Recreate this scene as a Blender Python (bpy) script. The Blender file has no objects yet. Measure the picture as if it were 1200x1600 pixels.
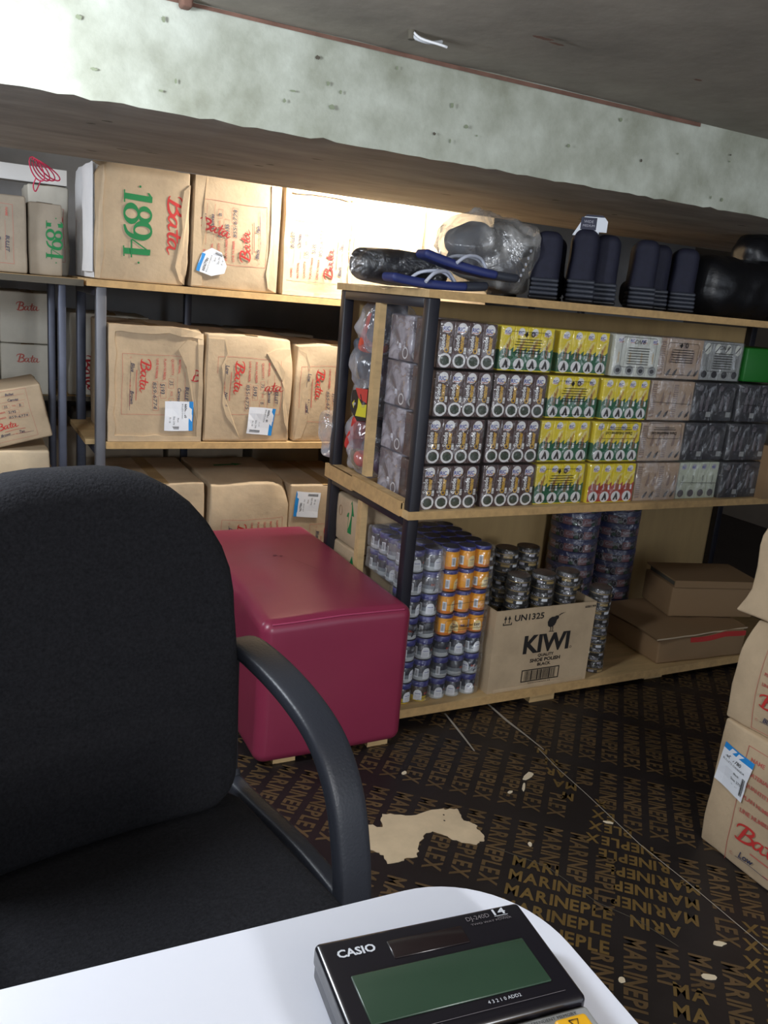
import bpy, math, random
from mathutils import Vector, Matrix, noise
random.seed(7)
PI = math.pi
scn = bpy.context.scene
COL = scn.collection

# ------------------------------------------------------------------ camera
YAW, PITCH, ROLL, FPX, CAMZ = 0.48614211, 0.25057975, -0.08970093, 1323.96, 1.17
fwd = Vector((math.sin(YAW)*math.cos(PITCH), math.cos(YAW)*math.cos(PITCH), -math.sin(PITCH)))
rgt = Vector((math.cos(YAW), -math.sin(YAW), 0))
dwn = fwd.cross(rgt)
cr = rgt*math.cos(ROLL) + dwn*math.sin(ROLL)
cd = -rgt*math.sin(ROLL) + dwn*math.cos(ROLL)
cam_data = bpy.data.cameras.new('camera')
cam = bpy.data.objects.new('camera', cam_data)
COL.objects.link(cam)
m = Matrix.Identity(4)
for i in range(3):
    m[i][0] = cr[i]; m[i][1] = -cd[i]; m[i][2] = -fwd[i]
m[2][3] = CAMZ
cam.matrix_world = m
cam_data.sensor_fit = 'VERTICAL'
cam_data.sensor_height = 24.0
cam_data.lens = FPX/1600*24.0
cam_data.clip_start = 0.02
scn.camera = cam

# ------------------------------------------------------------------ light
scn.view_settings.view_transform = 'Standard'
scn.view_settings.look = 'None'
scn.view_settings.gamma = 1.0
scn.view_settings.exposure = 0.5
world = bpy.data.worlds.new('world')
scn.world = world
world.use_nodes = True
wb = world.node_tree.nodes['Background']
wb.inputs[0].default_value = (0.80, 0.88, 1.0, 1)
wb.inputs[1].default_value = 1.0

def area(name, loc, target, size, size_y, power, color):
    l = bpy.data.lights.new(name, 'AREA')
    l.shape = 'RECTANGLE'; l.size = size; l.size_y = size_y
    l.energy = power; l.color = color
    o = bpy.data.objects.new(name, l)
    COL.objects.link(o)
    o.location = loc
    o.rotation_euler = (Vector(target)-Vector(loc)).to_track_quat('-Z', 'Y').to_euler()
    return o
def bulb(name, loc, radius, power, color):
    l = bpy.data.lights.new(name, 'POINT')
    l.energy = power; l.color = color; l.shadow_soft_size = radius
    o = bpy.data.objects.new(name, l); COL.objects.link(o); o.location = loc
    return o
# cold lamp hanging at the near left in front of the beam, just outside the frame
bulb('cold_lamp_light', (-0.28, 1.24, 1.42), 0.10, 34, (0.84, 0.91, 1.0))
# warm-white lamp fixed behind the beam, over the carton rack
area('rack_lamp_light', (1.36, 2.66, 1.62), (1.33, 2.92, 1.25), 0.42, 0.06, 16, (1.0, 0.94, 0.84))
# cold lamp in the aisle behind the beam, outside the frame on the left
bulb('aisle_lamp_light', (-0.55, 2.75, 1.36), 0.08, 14, (0.84, 0.90, 1.0))
# fill light added behind the camera to brighten the shelf fronts and lower levels
bulb('front_fill_light', (0.60, -1.0, 1.28), 0.12, 44, (0.95, 0.97, 1.0))

# ------------------------------------------------------------------ materials
def lin(r, g, b):
    f = lambda c: (c/255/12.92) if c/255 <= 0.04045 else ((c/255+0.055)/1.055)**2.4
    return (f(r), f(g), f(b))

def mat(name, rgb, rough=0.6, metal=0.0, nscale=0.0, namt=0.0, bump=0.0, bscale=None, spec=0.5, rgb2=None, stretch=None, coat=0.0):
    mt = bpy.data.materials.new(name)
    mt.use_nodes = True
    nt = mt.node_tree
    b = nt.nodes['Principled BSDF']
    c = lin(*rgb)
    b.inputs['Base Color'].default_value = (*c, 1)
    b.inputs['Roughness'].default_value = rough
    b.inputs['Metallic'].default_value = metal
    b.inputs['Specular IOR Level'].default_value = spec
    if coat: b.inputs['Coat Weight'].default_value = coat
    if nscale or bump:
        tc = nt.nodes.new('ShaderNodeTexCoord')
        mp = nt.nodes.new('ShaderNodeMapping')
        if stretch: mp.inputs['Scale'].default_value = stretch
        nt.links.new(tc.outputs['Object'], mp.inputs['Vector'])
    if nscale and namt:
        n = nt.nodes.new('ShaderNodeTexNoise')
        n.inputs['Scale'].default_value = nscale
        n.inputs['Detail'].default_value = 6
        n.inputs['Roughness'].default_value = 0.62
        nt.links.new(mp.outputs['Vector'], n.inputs['Vector'])
        r = nt.nodes.new('ShaderNodeValToRGB')
        d = lin(*rgb2) if rgb2 else tuple(x*(1-namt) for x in c)
        u = c if rgb2 else tuple(min(1, x*(1+namt*0.6)) for x in c)
        r.color_ramp.elements[0].position = 0.3; r.color_ramp.elements[1].position = 0.7
        r.color_ramp.elements[0].color = (*d, 1); r.color_ramp.elements[1].color = (*u, 1)
        nt.links.new(n.outputs['Fac'], r.inputs['Fac'])
        nt.links.new(r.outputs['Color'], b.inputs['Base Color'])
    if bump:
        n2 = nt.nodes.new('ShaderNodeTexNoise')
        n2.inputs['Scale'].default_value = bscale or 40
        n2.inputs['Detail'].default_value = 5
        nt.links.new(mp.outputs['Vector'], n2.inputs['Vector'])
        bp = nt.nodes.new('ShaderNodeBump')
        bp.inputs['Strength'].default_value = bump
        bp.inputs['Distance'].default_value = 0.01
        nt.links.new(n2.outputs['Fac'], bp.inputs['Height'])
        nt.links.new(bp.outputs['Normal'], b.inputs['Normal'])
    return mt

def film(name, tint=(255, 255, 255), milk=0.08, gloss=0.16, rough=0.12, bscale=18, bump=0.8, stretch=(1, 1, 1)):
    """clear plastic film: see-through, glossy, slightly milky where it wrinkles"""
    mt = bpy.data.materials.new(name); mt.use_nodes = True
    nt = mt.node_tree; nt.nodes.clear()
    out = nt.nodes.new('ShaderNodeOutputMaterial')
    tr = nt.nodes.new('ShaderNodeBsdfTransparent')
    gl = nt.nodes.new('ShaderNodeBsdfGlossy'); gl.inputs['Roughness'].default_value = rough
    df = nt.nodes.new('ShaderNodeBsdfDiffuse'); df.inputs['Color'].default_value = (*lin(*tint), 1)
    tc = nt.nodes.new('ShaderNodeTexCoord'); mp = nt.nodes.new('ShaderNodeMapping')
    mp.inputs['Scale'].default_value = stretch
    nt.links.new(tc.outputs['Object'], mp.inputs['Vector'])
    n = nt.nodes.new('ShaderNodeTexNoise'); n.inputs['Scale'].default_value = bscale; n.inputs['Detail'].default_value = 4
    n.inputs['Distortion'].default_value = 0.8
    nt.links.new(mp.outputs['Vector'], n.inputs['Vector'])
    bp = nt.nodes.new('ShaderNodeBump'); bp.inputs['Strength'].default_value = bump; bp.inputs['Distance'].default_value = 0.02
    nt.links.new(n.outputs['Fac'], bp.inputs['Height'])
    nt.links.new(bp.outputs['Normal'], gl.inputs['Normal'])
    rp = nt.nodes.new('ShaderNodeMapRange')
    rp.inputs['From Min'].default_value = 0.45; rp.inputs['From Max'].default_value = 0.75
    rp.inputs['To Min'].default_value = milk*0.5; rp.inputs['To Max'].default_value = min(1, milk*2.6)
    nt.links.new(n.outputs['Fac'], rp.inputs['Value'])
    m1 = nt.nodes.new('ShaderNodeMixShader'); m2 = nt.nodes.new('ShaderNodeMixShader')
    nt.links.new(rp.outputs['Result'], m1.inputs['Fac'])
    nt.links.new(tr.outputs[0], m1.inputs[1]); nt.links.new(df.outputs[0], m1.inputs[2])
    m2.inputs['Fac'].default_value = gloss
    nt.links.new(m1.outputs[0], m2.inputs[1]); nt.links.new(gl.outputs[0], m2.inputs[2])
    nt.links.new(m2.outputs[0], out.inputs['Surface'])
    return mt

M = {}
def dm(key, *a, **k): M[key] = mat(key, *a, **k)
dm('cardboard', (190, 167, 136), 0.75, nscale=9, namt=0.16, bump=0.12, bscale=60)
dm('cardboard_light', (208, 187, 155), 0.75, nscale=9, namt=0.12, bump=0.12, bscale=60)
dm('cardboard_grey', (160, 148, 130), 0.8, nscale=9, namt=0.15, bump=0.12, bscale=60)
dm('cardboard_pale', (205, 200, 186), 0.8, nscale=7, namt=0.12, bump=0.12, bscale=50)
dm('cardboard_white', (228, 228, 228), 0.7, nscale=6, namt=0.08)
dm('cardboard_in', (150, 120, 86), 0.8)
dm('tape', (190, 158, 112), 0.25, spec=0.6)
dm('clear_tape', (205, 180, 145), 0.15, spec=0.8)
dm('red_ink', (196, 52, 48), 0.7)
dm('thin_red', (186, 96, 84), 0.75)
dm('dark_red_ink', (160, 26, 30), 0.6)
dm('green_ink', (22, 124, 66), 0.7)
dm('pen_ink', (60, 62, 84), 0.7)
dm('black_ink', (30, 27, 26), 0.7)
dm('label_white', (232, 236, 242), 0.45)
dm('label_blue', (38, 140, 214), 0.45)
dm('wood', (204, 172, 122), 0.65, nscale=5, namt=0.22, bump=0.08, bscale=30, stretch=(1, 6, 6))
dm('wood_edge', (196, 160, 108), 0.7, nscale=40, namt=0.2)
dm('plywood_back', (186, 158, 110), 0.75, nscale=4, namt=0.14, stretch=(3, 1, 0.6))
dm('black_paint', (34, 34, 42), 0.38, nscale=20, namt=0.2)
dm('grey_steel', (112, 112, 116), 0.42, metal=0.35, nscale=9, namt=0.35, stretch=(1, 1, 0.4))
dm('blue_steel', (72, 76, 90), 0.4, metal=0.35, nscale=9, namt=0.3)
dm('vinyl_pink', (136, 46, 72), 0.33, nscale=3, namt=0.10, bump=0.05, bscale=14, spec=0.5)
dm('vinyl_seam', (170, 66, 100), 0.32)
dm('scuff', (96, 44, 66), 0.6)
dm('chair_fabric', (32, 32, 35), 0.95, nscale=240, namt=0.45, bump=0.3, bscale=300, spec=0.15)
dm('chair_seam', (15, 15, 16), 0.95)
dm('chair_plastic', (44, 46, 53), 0.42, bump=0.08, bscale=260, spec=0.45)
dm('table_top', (226, 228, 238), 0.4, nscale=3, namt=0.02)
dm('table_edge', (205, 206, 214), 0.4)
dm('calc_black', (22, 20, 27), 0.22, spec=0.6)
dm('calc_side', (56, 56, 62), 0.4)
dm('calc_lcd', (46, 68, 52), 0.25, nscale=14, namt=0.08)
dm('calc_solar', (32, 23, 24), 0.18)
dm('calc_silver', (176, 178, 178), 0.4, metal=0.3)
dm('calc_yellow', (236, 176, 32), 0.45)
dm('calc_text', (205, 208, 214), 0.5)
dm('calc_dim', (116, 110, 112), 0.5)
dm('film_board', (34, 29, 29), 0.44, nscale=5, namt=0.35, bump=0.03, bscale=30, spec=0.4)
dm('print_brown', (92, 73, 49), 0.42, nscale=14, namt=0.3, spec=0.35)
dm('print_gold', (108, 86, 48), 0.42, nscale=14, namt=0.25, spec=0.35)
dm('scratch', (158, 150, 138), 0.6)
dm('paper', (206, 184, 150), 0.8, nscale=12, namt=0.14)
dm('chip', (222, 206, 176), 0.8)
dm('hole', (40, 30, 24), 0.9)
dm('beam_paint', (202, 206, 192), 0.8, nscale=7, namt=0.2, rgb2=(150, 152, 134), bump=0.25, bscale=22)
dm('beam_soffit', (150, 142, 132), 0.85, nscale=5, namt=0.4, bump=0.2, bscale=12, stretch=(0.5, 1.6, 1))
dm('ceiling_grey', (150, 142, 130), 0.9, nscale=3, namt=0.3, bump=0.15, bscale=20)
dm('stain_rust', (120, 88, 74), 0.9, nscale=20, namt=0.3)
dm('stain_green', (140, 148, 122), 0.9)
dm('stain_dark', (92, 86, 74), 0.9)
dm('wall_grey', (128, 130, 134), 0.9, nscale=3, namt=0.2)
dm('wall_dark', (88, 82, 76), 0.9, nscale=3, namt=0.2)
dm('trim_pale', (196, 198, 200), 0.8)
dm('ric_brown', (78, 54, 52), 0.4)
dm('ric_yellow', (238, 214, 34), 0.4)
dm('ric_green', (24, 98, 62), 0.45)
dm('ric_red', (176, 62, 44), 0.45)
dm('ric_blue', (40, 52, 150), 0.45)
dm('ric_white', (236, 234, 232), 0.45)
dm('ric_gold', (214, 166, 52), 0.45)
dm('ric_cream', (240, 222, 130), 0.45)
dm('ric_darkgreen', (52, 66, 50), 0.5)
dm('ric_rust', (150, 84, 34), 0.45)
dm('shoe_dark', (48, 40, 40), 0.5)
dm('tan_box', (184, 156, 128), 0.45)
dm('tan_dark', (146, 120, 104), 0.5)
dm('grey_box', (150, 152, 150), 0.4)
dm('white_box', (214, 216, 206), 0.4)
dm('mint_box', (190, 196, 176), 0.4)
dm('charcoal_box', (44, 44, 50), 0.35)
dm('charcoal_print', (92, 86, 92), 0.4)
dm('green_box', (20, 104, 28), 0.5)
dm('lid_blue', (58, 62, 132), 0.3)
dm('lid_top_shaded', (58, 58, 70), 0.45)  # blue lid tops darkened in colour for the dim light inside the shelf
dm('jar_dark', (52, 56, 68), 0.2)
dm('jar_mid', (124, 132, 140), 0.2)
dm('jar_pale', (196, 202, 204), 0.22)
dm('jar_orange', (240, 164, 44), 0.25)
dm('jar_deep_orange', (226, 128, 44), 0.25)
dm('jar_cream', (248, 222, 150), 0.3)
dm('jar_yellow', (206, 176, 44), 0.22)
dm('jar_brown', (58, 46, 34), 0.25)
dm('tin_black', (30, 29, 30), 0.3)
dm('tin_gold', (158, 134, 78), 0.4)
dm('tin_top', (112, 92, 78), 0.35, metal=0.3)
dm('purple_tin', (46, 42, 60), 0.35)
dm('purple_blue', (50, 58, 104), 0.4)
dm('purple_pink', (134, 92, 98), 0.4)
dm('purple_green', (38, 74, 56), 0.4)
dm('silver_ink', (168, 166, 176), 0.4)
dm('navy', (25, 26, 46), 0.75, nscale=60, namt=0.25, bump=0.1, bscale=120)
dm('navy_rubber', (40, 50, 104), 0.5)
dm('grey_rubber', (56, 59, 68), 0.38)
dm('black_rubber', (26, 26, 30), 0.35)
dm('strap_white', (208, 212, 226), 0.4)
dm('black_plastic', (17, 17, 20), 0.38, bump=0.5, bscale=14, spec=0.5)
dm('stuff_red', (206, 62, 56), 0.5); dm('stuff_yellow', (226, 216, 50), 0.5)
dm('stuff_orange', (232, 96, 70), 0.5); dm('stuff_purple', (96, 74, 108), 0.5)
dm('stuff_black', (24, 22, 26), 0.5); dm('stuff_slate', (84, 88, 98), 0.5)
dm('red_string', (200, 44, 84), 0.5)
dm('tag_dark', (38, 40, 62), 0.5)
M['wrap'] = film('shrink_wrap', milk=0.03, gloss=0.11, rough=0.09, bscale=22, bump=1.0)
M['wrap_milky'] = film('milky_wrap', (236, 234, 236), milk=0.13, gloss=0.13, rough=0.16, bscale=16, bump=1.0)
M['wrap_side'] = film('cloudy_wrap', (232, 228, 240), milk=0.30, gloss=0.14, rough=0.16, bscale=18, bump=1.0)
M['bag_clear'] = film('bag_film', (226, 228, 238), milk=0.24, gloss=0.12, rough=0.2, bscale=10, bump=1.0)
M['bag_grey'] = film('bag_film_grey', (196, 194, 190), milk=0.4, gloss=0.12, rough=0.22, bscale=12, bump=1.0)

# ------------------------------------------------------------------ geometry helpers
TXT = {}
def text2d(s, bold=0.0, shear=0.0):
    key = (s, bold, shear)
    if key in TXT: return TXT[key]
    cu = bpy.data.curves.new('lettering', 'FONT')
    cu.body = s; cu.size = 1.0; cu.offset = bold; cu.shear = shear; cu.resolution_u = 2
    o = bpy.data.objects.new('lettering', cu)
    COL.objects.link(o)
    dg = bpy.context.evaluated_depsgraph_get()
    me = bpy.data.meshes.new_from_object(o.evaluated_get(dg))
    vs = [(v.co.x, v.co.y) for v in me.vertices]
    fs = []
    for p in me.polygons:
        q = list(p.vertices)
        if p.normal.z < 0: q.reverse()
        fs.append(q)
    bpy.data.objects.remove(o); bpy.data.curves.remove(cu); bpy.data.meshes.remove(me)
    TXT[key] = (vs, fs)
    return TXT[key]

def crom(pts, n=6):
    """Catmull-Rom through tuples of any length"""
    if len(pts) < 3: return list(pts)
    out = []
    P = [pts[0]]+list(pts)+[pts[-1]]
    for i in range(1, len(P)-2):
        for k in range(n):
            t = k/n
            out.append(tuple(0.5*((2*b)+(-a+c)*t+(2*a-5*b+4*c-d)*t*t+(-a+3*b-3*c+d)*t**3)
                             for a, b, c, d in zip(P[i-1], P[i], P[i+1], P[i+2])))
    out.append(tuple(pts[-1]))
    return out

class Print:
    """flat printing in its own 2-D frame"""
    def __init__(s): s.items = []; s.e = 0.0
    def raw(s, vs, fs, mt):
        s.e += 0.00004
        s.items.append((vs, fs, mt, s.e)); return s
    def rect(s, x0, y0, x1, y1, mt, nx=1, ny=1):
        vs = [(x0+(x1-x0)*i/nx, y0+(y1-y0)*j/ny) for j in range(ny+1) for i in range(nx+1)]
        fs = [(j*(nx+1)+i, j*(nx+1)+i+1, (j+1)*(nx+1)+i+1, (j+1)*(nx+1)+i) for j in range(ny) for i in range(nx)]
        return s.raw(vs, fs, mt)
    def poly(s, pts, mt): return s.raw(list(pts), [tuple(range(len(pts)))], mt)
    def ell(s, cx, cy, rx, ry, mt, n=20):
        return s.poly([(cx+rx*math.cos(2*PI*k/n), cy+ry*math.sin(2*PI*k/n)) for k in range(n)], mt)
    def ring(s, cx, cy, rx, ry, tx, ty, mt, n=28, a0=0, a1=2*PI):
        vs, fs = [], []
        for k in range(n+1):
            a = a0+(a1-a0)*k/n
            vs += [(cx+(rx+tx)*math.cos(a), cy+(ry+ty)*math.sin(a)), (cx+(rx-tx)*math.cos(a), cy+(ry-ty)*math.sin(a))]
        for k in range(n): fs.append((2*k+1, 2*k, 2*k+2, 2*k+3))
        return s.raw(vs, fs, mt)
    def line(s, pts, w, mt, smooth=False, closed=False):
        P = [(p[0], p[1], p[2] if len(p) > 2 else w) for p in pts]
        if closed: P.append(P[0])
        if smooth: P = crom(P, 6)
        vs, fs = [], []
        for i, (x, y, ww) in enumerate(P):
            a = P[max(i-1, 0)]; b = P[min(i+1, len(P)-1)]
            dx, dy = b[0]-a[0], b[1]-a[1]; L = math.hypot(dx, dy) or 1
            nx, ny = -dy/L*ww/2, dx/L*ww/2
            vs += [(x+nx, y+ny), (x-nx, y-ny)]
        for i in range(len(P)-1): fs.append((2*i+1, 2*i+3, 2*i+2, 2*i))
        return s.raw(vs, fs, mt)
    def box(s, x0, y0, x1, y1, w, mt, r=0.0):
        if r <= 0:
            s.rect(x0, y0, x1, y0+w, mt, 6, 1); s.rect(x0, y1-w, x1, y1, mt, 6, 1)
            s.rect(x0, y0, x0+w, y1, mt, 1, 6); return s.rect(x1-w, y0, x1, y1, mt, 1, 6)
        pts = []
        for cx, cy, a in ((x1-r, y1-r, 0), (x0+r, y1-r, PI/2), (x0+r, y0+r, PI), (x1-r, y0+r, 1.5*PI)):
            pts += [(cx+r*math.cos(a+k*PI/8), cy+r*math.sin(a+k*PI/8)) for k in range(5)]
        return s.line(pts, w, mt, closed=True)
    def text(s, t, x, y, h, mt, w=None, bold=0.0, shear=0.0, ang=0.0, align='l'):
        """capital height h, (x, y) the left (or centre) of the base line"""
        vs, fs = text2d(t, bold, shear)
        if not vs: return s
        x0 = min(v[0] for v in vs); x1 = max(v[0] for v in vs)
        k = h/0.70; kx = (w/(x1-x0)) if w else k
        ca, sa = math.cos(ang), math.sin(ang)
        off = -x0*kx - ((x1-x0)*kx/2 if align == 'c' else 0)
        out = []
        for vx, vy in vs:
            a, b = vx*kx+off, vy*k
            out.append((x+a*ca-b*sa, y+a*sa+b*ca))
        return s.raw(out, fs, mt)
    def bars(s, x0, y0, x1, y1, mt, n=24, seed=1):
        r = random.Random(seed); x = x0
        vs, fs = [], []
        step = (x1-x0)/n
        for k in range(n):
            w = step*r.choice((0.3, 0.5, 0.75)); i = len(vs)
            vs += [(x, y0), (x+w, y0), (x+w, y1), (x, y1)]; fs.append((i, i+1, i+2, i+3)); x += step
        return s.raw(vs, fs, mt)
    def put(s, other, ox=0.0, oy=0.0, ang=0.0, k=1.0):
        ca, sa = math.cos(ang)*k, math.sin(ang)*k
        for vs, fs, mt, e in other.items:
            s.raw([(ox+x*ca-y*sa, oy+x*sa+y*ca) for x, y in vs], fs, mt)
        return s

BATA_A = [[(1.00, .50, .05), (.86, .53, .07), (.72, .36, .12), (.70, .14, .12), (.80, .05, .08), (.92, .22, .07), (1.02, .50, .07)],
          [(1.03, .54, .09), (.98, .28, .12), (.98, .10, .11), (1.06, .04, .08), (1.17, .14, .05)]]
BATA_S = [[(.36, .96, .10), (.29, .66, .16), (.22, .34, .16), (.14, .04, .12)],
          [(.00, .66, .03), (.02, .82, .07), (.14, .96, .09), (.38, 1.02, .11), (.60, .92, .13), (.60, .70, .14), (.42, .55, .09), (.30, .53, .05)],
          [(.34, .54, .05), (.56, .50, .10), (.66, .30, .15), (.52, .08, .13), (.28, .00, .10), (.08, .04, .08), (.00, .14, .04)]] + \
         BATA_A + [[(1.38, .92, .10), (1.32, .60, .13), (1.26, .30, .13), (1.26, .10, .11), (1.34, .03, .08), (1.45, .13, .05)],
                   [(1.10, .56, .05), (1.30, .59, .09), (1.56, .64, .05)]] + \
         [[(x+.74, y, w) for x, y, w in st] for st in BATA_A] + [[(1.90, .14, .05), (2.0, .20, .03)]]
def bata(mt, h, k=1.0):
    p = Print()
    for st in BATA_S: p.line([(x*h*k, y*h, w*h*1.3) for x, y, w in st], 0, mt, smooth=True)
    return p

class G:
    def __init__(s): s.v = []; s.f = []; s.mi = []; s.sm = []; s.mats = []; s.fn = None; s.M = None
    def add(s, vs, fs, mt, smooth=False):
        mt = M[mt] if isinstance(mt, str) else mt
        if mt not in s.mats: s.mats.append(mt)
        k = s.mats.index(mt); o = len(s.v)
        for p in vs:
            p = Vector(p)
            if s.fn: p = s.fn(p)
            if s.M: p = s.M @ p
            s.v.append(p)
        for q in fs:
            s.f.append(tuple(o+i for i in q)); s.mi.append(k); s.sm.append(smooth)
        return s
    def bx(s, a, b, mt):
        x0, y0, z0 = a; x1, y1, z1 = b
        vs = [(x0, y0, z0), (x1, y0, z0), (x1, y1, z0), (x0, y1, z0), (x0, y0, z1), (x1, y0, z1), (x1, y1, z1), (x0, y1, z1)]
        return s.add(vs, [(0, 3, 2, 1), (4, 5, 6, 7), (0, 1, 5, 4), (1, 2, 6, 5), (2, 3, 7, 6), (3, 0, 4, 7)], mt)
    def rbox(s, c, size, r, mt, n=(1, 1, 1), k=2, smooth=True):
        """rounded box, centre c"""
        h = [x/2 for x in size]; r = min(r, *[x*0.99 for x in h])
        if isinstance(n, int): n = (n, n, n)
        ax = []
        for i in range(3):
            inn = h[i]-r
            arc = [r*math.tan((j/k-1)*PI/4) for j in range(k)]       # -r .. <0
            a = [-inn+t for t in arc] + [-inn+2*inn*j/n[i] for j in range(n[i]+1)] + [inn-t for t in reversed(arc)]
            ax.append(a)
        ids, vs, fs = {}, [], []
        def vid(p):
            key = tuple(round(x, 7) for x in p)
            if key not in ids:
                q = [max(-(h[i]-r), min(h[i]-r, p[i])) for i in range(3)]
                d = Vector([p[i]-q[i] for i in range(3)])
                if d.length > 1e-9: d = d.normalized()*r
                ids[key] = len(vs); vs.append((c[0]+q[0]+d.x, c[1]+q[1]+d.y, c[2]+q[2]+d.z))
            return ids[key]
        for i in range(3):
            j, l = (i+1) % 3, (i+2) % 3
            for sg in (-1, 1):
                for a in range(len(ax[j])-1):
                    for b in range(len(ax[l])-1):
                        q = []
                        for da, db in ((0, 0), (1, 0), (1, 1), (0, 1)):
                            p = [0, 0, 0]; p[i] = sg*h[i]; p[j] = ax[j][a+da]; p[l] = ax[l][b+db]
                            q.append(vid(p))
                        if sg < 0: q.reverse()
                        if len(set(q)) >= 3: fs.append(tuple(dict.fromkeys(q)))
        return s.add(vs, fs, mt, smooth)
    def lathe(s, prof, mt, n=20, c=(0, 0, 0), cap=True):
        vs, fs = [], []
        for r, z in prof:
            for k in range(n):
                a = 2*PI*k/n; vs.append((c[0]+r*math.cos(a), c[1]+r*math.sin(a), c[2]+z))
        for i in range(len(prof)-1):
            for k in range(n):
                k2 = (k+1) % n; fs.append((i*n+k, i*n+k2, (i+1)*n+k2, (i+1)*n+k))
        s.add(vs, fs, mt, True)
        if cap:
            L = len(prof)-1
            s.add([vs[k] for k in range(n)], [tuple(reversed(range(n)))], mt)
            s.add([vs[L*n+k] for k in range(n)], [tuple(range(n))], mt)
        return s
    def tube(s, pts, r, mt, n=8, closed=False):
        P = [Vector(p) for p in pts]; vs, fs = [], []
        L = len(P); up = Vector((0.123, 0.2, 1)).normalized()
        for i, p in enumerate(P):
            t = ((P[(i+1) % L] if closed or i < L-1 else P[i]) - (P[i-1] if closed or i > 0 else P[i])).normalized()
            u = t.cross(up).normalized(); w = u.cross(t)
            rr = r[i] if isinstance(r, (list, tuple)) else r
            for k in range(n):
                a = 2*PI*k/n; vs.append(p+u*math.cos(a)*rr+w*math.sin(a)*rr)
        for i in range(L if closed else L-1):
            for k in range(n):
                k2 = (k+1) % n; j = (i+1) % L
                fs.append((i*n+k, j*n+k, j*n+k2, i*n+k2))
        s.add(vs, fs, mt, True)
        if not closed:
            s.add([vs[k] for k in range(n)], [tuple(range(n))], mt); s.add([vs[(L-1)*n+k] for k in range(n)], [tuple(reversed(range(n)))], mt)
        return s
    def band(s, path, x, wx, th, mt, rnd=0.35, closed=False):
        """flat band of width wx (along x) and thickness th following (y, z) points; wx/th may be lists"""
        L = len(path); vs, fs = [], []
        sec = []
        for k in range(16):
            a = 2*PI*(k+0.5)/16; ca, sa = math.cos(a), math.sin(a)
            sec.append((math.copysign(abs(ca)**rnd, ca), math.copysign(abs(sa)**rnd, sa)))
        for i, (y, z) in enumerate(path):
            a = path[(i-1) % L] if closed or i > 0 else path[i]; b = path[(i+1) % L] if closed or i < L-1 else path[i]
            dy, dz = b[0]-a[0], b[1]-a[1]; d = math.hypot(dy, dz) or 1; ny, nz = -dz/d, dy/d
            W = wx[i] if isinstance(wx, list) else wx; T = th[i] if isinstance(th, list) else th
            for u, v in sec: vs.append((x+u*W/2, y+ny*v*T/2, z+nz*v*T/2))
        n = 16
        for i in range(L if closed else L-1):
            j = (i+1) % L
            for k in range(n):
                k2 = (k+1) % n; fs.append((i*n+k, i*n+k2, j*n+k2, j*n+k))
        s.add(vs, fs, mt, True)
        if not closed:
            s.add(vs[:n], [tuple(reversed(range(n)))], mt); s.add(vs[(L-1)*n:], [tuple(range(n))], mt)
        return s
    def pillow(s, outline, prof, plane, mt):
        """rings of a closed outline scaled about its centre: prof = [(scale, offset)], plane 'xz' (offset along y) or 'xy' (offset along z)"""
        cx = sum(p[0] for p in outline)/len(outline); cy = sum(p[1] for p in outline)/len(outline)
        n = len(outline); vs, fs = [], []
        def P(a, b, o): return (a, o, b) if plane == 'xz' else (a, b, o)
        for sc, o in prof:
            for a, b in outline: vs.append(P(cx+(a-cx)*sc, cy+(b-cy)*sc, o))
        for i in range(len(prof)-1):
            for k in range(n):
                k2 = (k+1) % n; fs.append((i*n+k, i*n+k2, (i+1)*n+k2, (i+1)*n+k))
        for i in (0, len(prof)-1):
            c = len(vs); vs.append(P(cx, cy, prof[i][1]))
            for k in range(n):
                k2 = (k+1) % n
                fs.append((c, k2, k) if i == 0 else (c, i*n+k, i*n+k2))
        return s.add(vs, fs, mt, True)
    def prn(s, P, o, xd, yd, nd, eps=0.0008, wrap=None):
        o, xd, yd, nd = Vector(o), Vector(xd), Vector(yd), Vector(nd)
        for vs, fs, mt, e in P.items:
            if wrap:    # around an upright cylinder of radius wrap: x becomes an arc, facing -Y at x = 0
                out = [(o.x+(wrap+eps+e)*math.sin(x/wrap), o.y-(wrap+eps+e)*math.cos(x/wrap), o.z+y) for x, y in vs]
            else:
                out = [o+xd*x+yd*y+nd*(eps+e) for x, y in vs]
            s.add(out, fs, mt)
        return s
    def mesh(s, name):
        me = bpy.data.meshes.new(name)
        me.from_pydata([tuple(p) for p in s.v], [], s.f)
        for mt in s.mats: me.materials.append(mt)
        me.polygons.foreach_set('material_index', s.mi)
        me.polygons.foreach_set('use_smooth', s.sm)
        me.update()
        return me
    def obj(s, name, parent=None, loc=None, rotz=0.0, **tags):
        return link(name, s.mesh(name), parent, loc, rotz, **tags)

def link(name, me, parent=None, loc=None, rotz=0.0, **tags):
    o = bpy.data.objects.new(name, me); COL.objects.link(o)
    if parent: o.parent = parent
    if loc: o.location = loc
    o.rotation_euler = (0, 0, rotz)
    for k, v in tags.items():
        if v: o[k] = v
    return o
def empty(name, label, cat, loc=(0, 0, 0), rotz=0.0, group=None, rot=None):
    o = link(name, None, None, loc, rotz, label=label, category=cat, group=group)
    o.empty_display_size = 0.05
    if rot: o.rotation_euler = rot
    return o
def dup(root, loc, label, rotz=None, group=None):
    r = root.copy(); COL.objects.link(r); r.location = loc; r['label'] = label
    if rotz is not None: r.rotation_euler = (0, 0, rotz)
    if group: r['group'] = group
    for ch in list(root.children):
        c = ch.copy(); COL.objects.link(c); c.parent = r
        for g in list(ch.children):
            d = g.copy(); COL.objects.link(d); d.parent = c
    return r
def struct(name, g, label=None): return g.obj(name, kind='structure', label=label)

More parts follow.
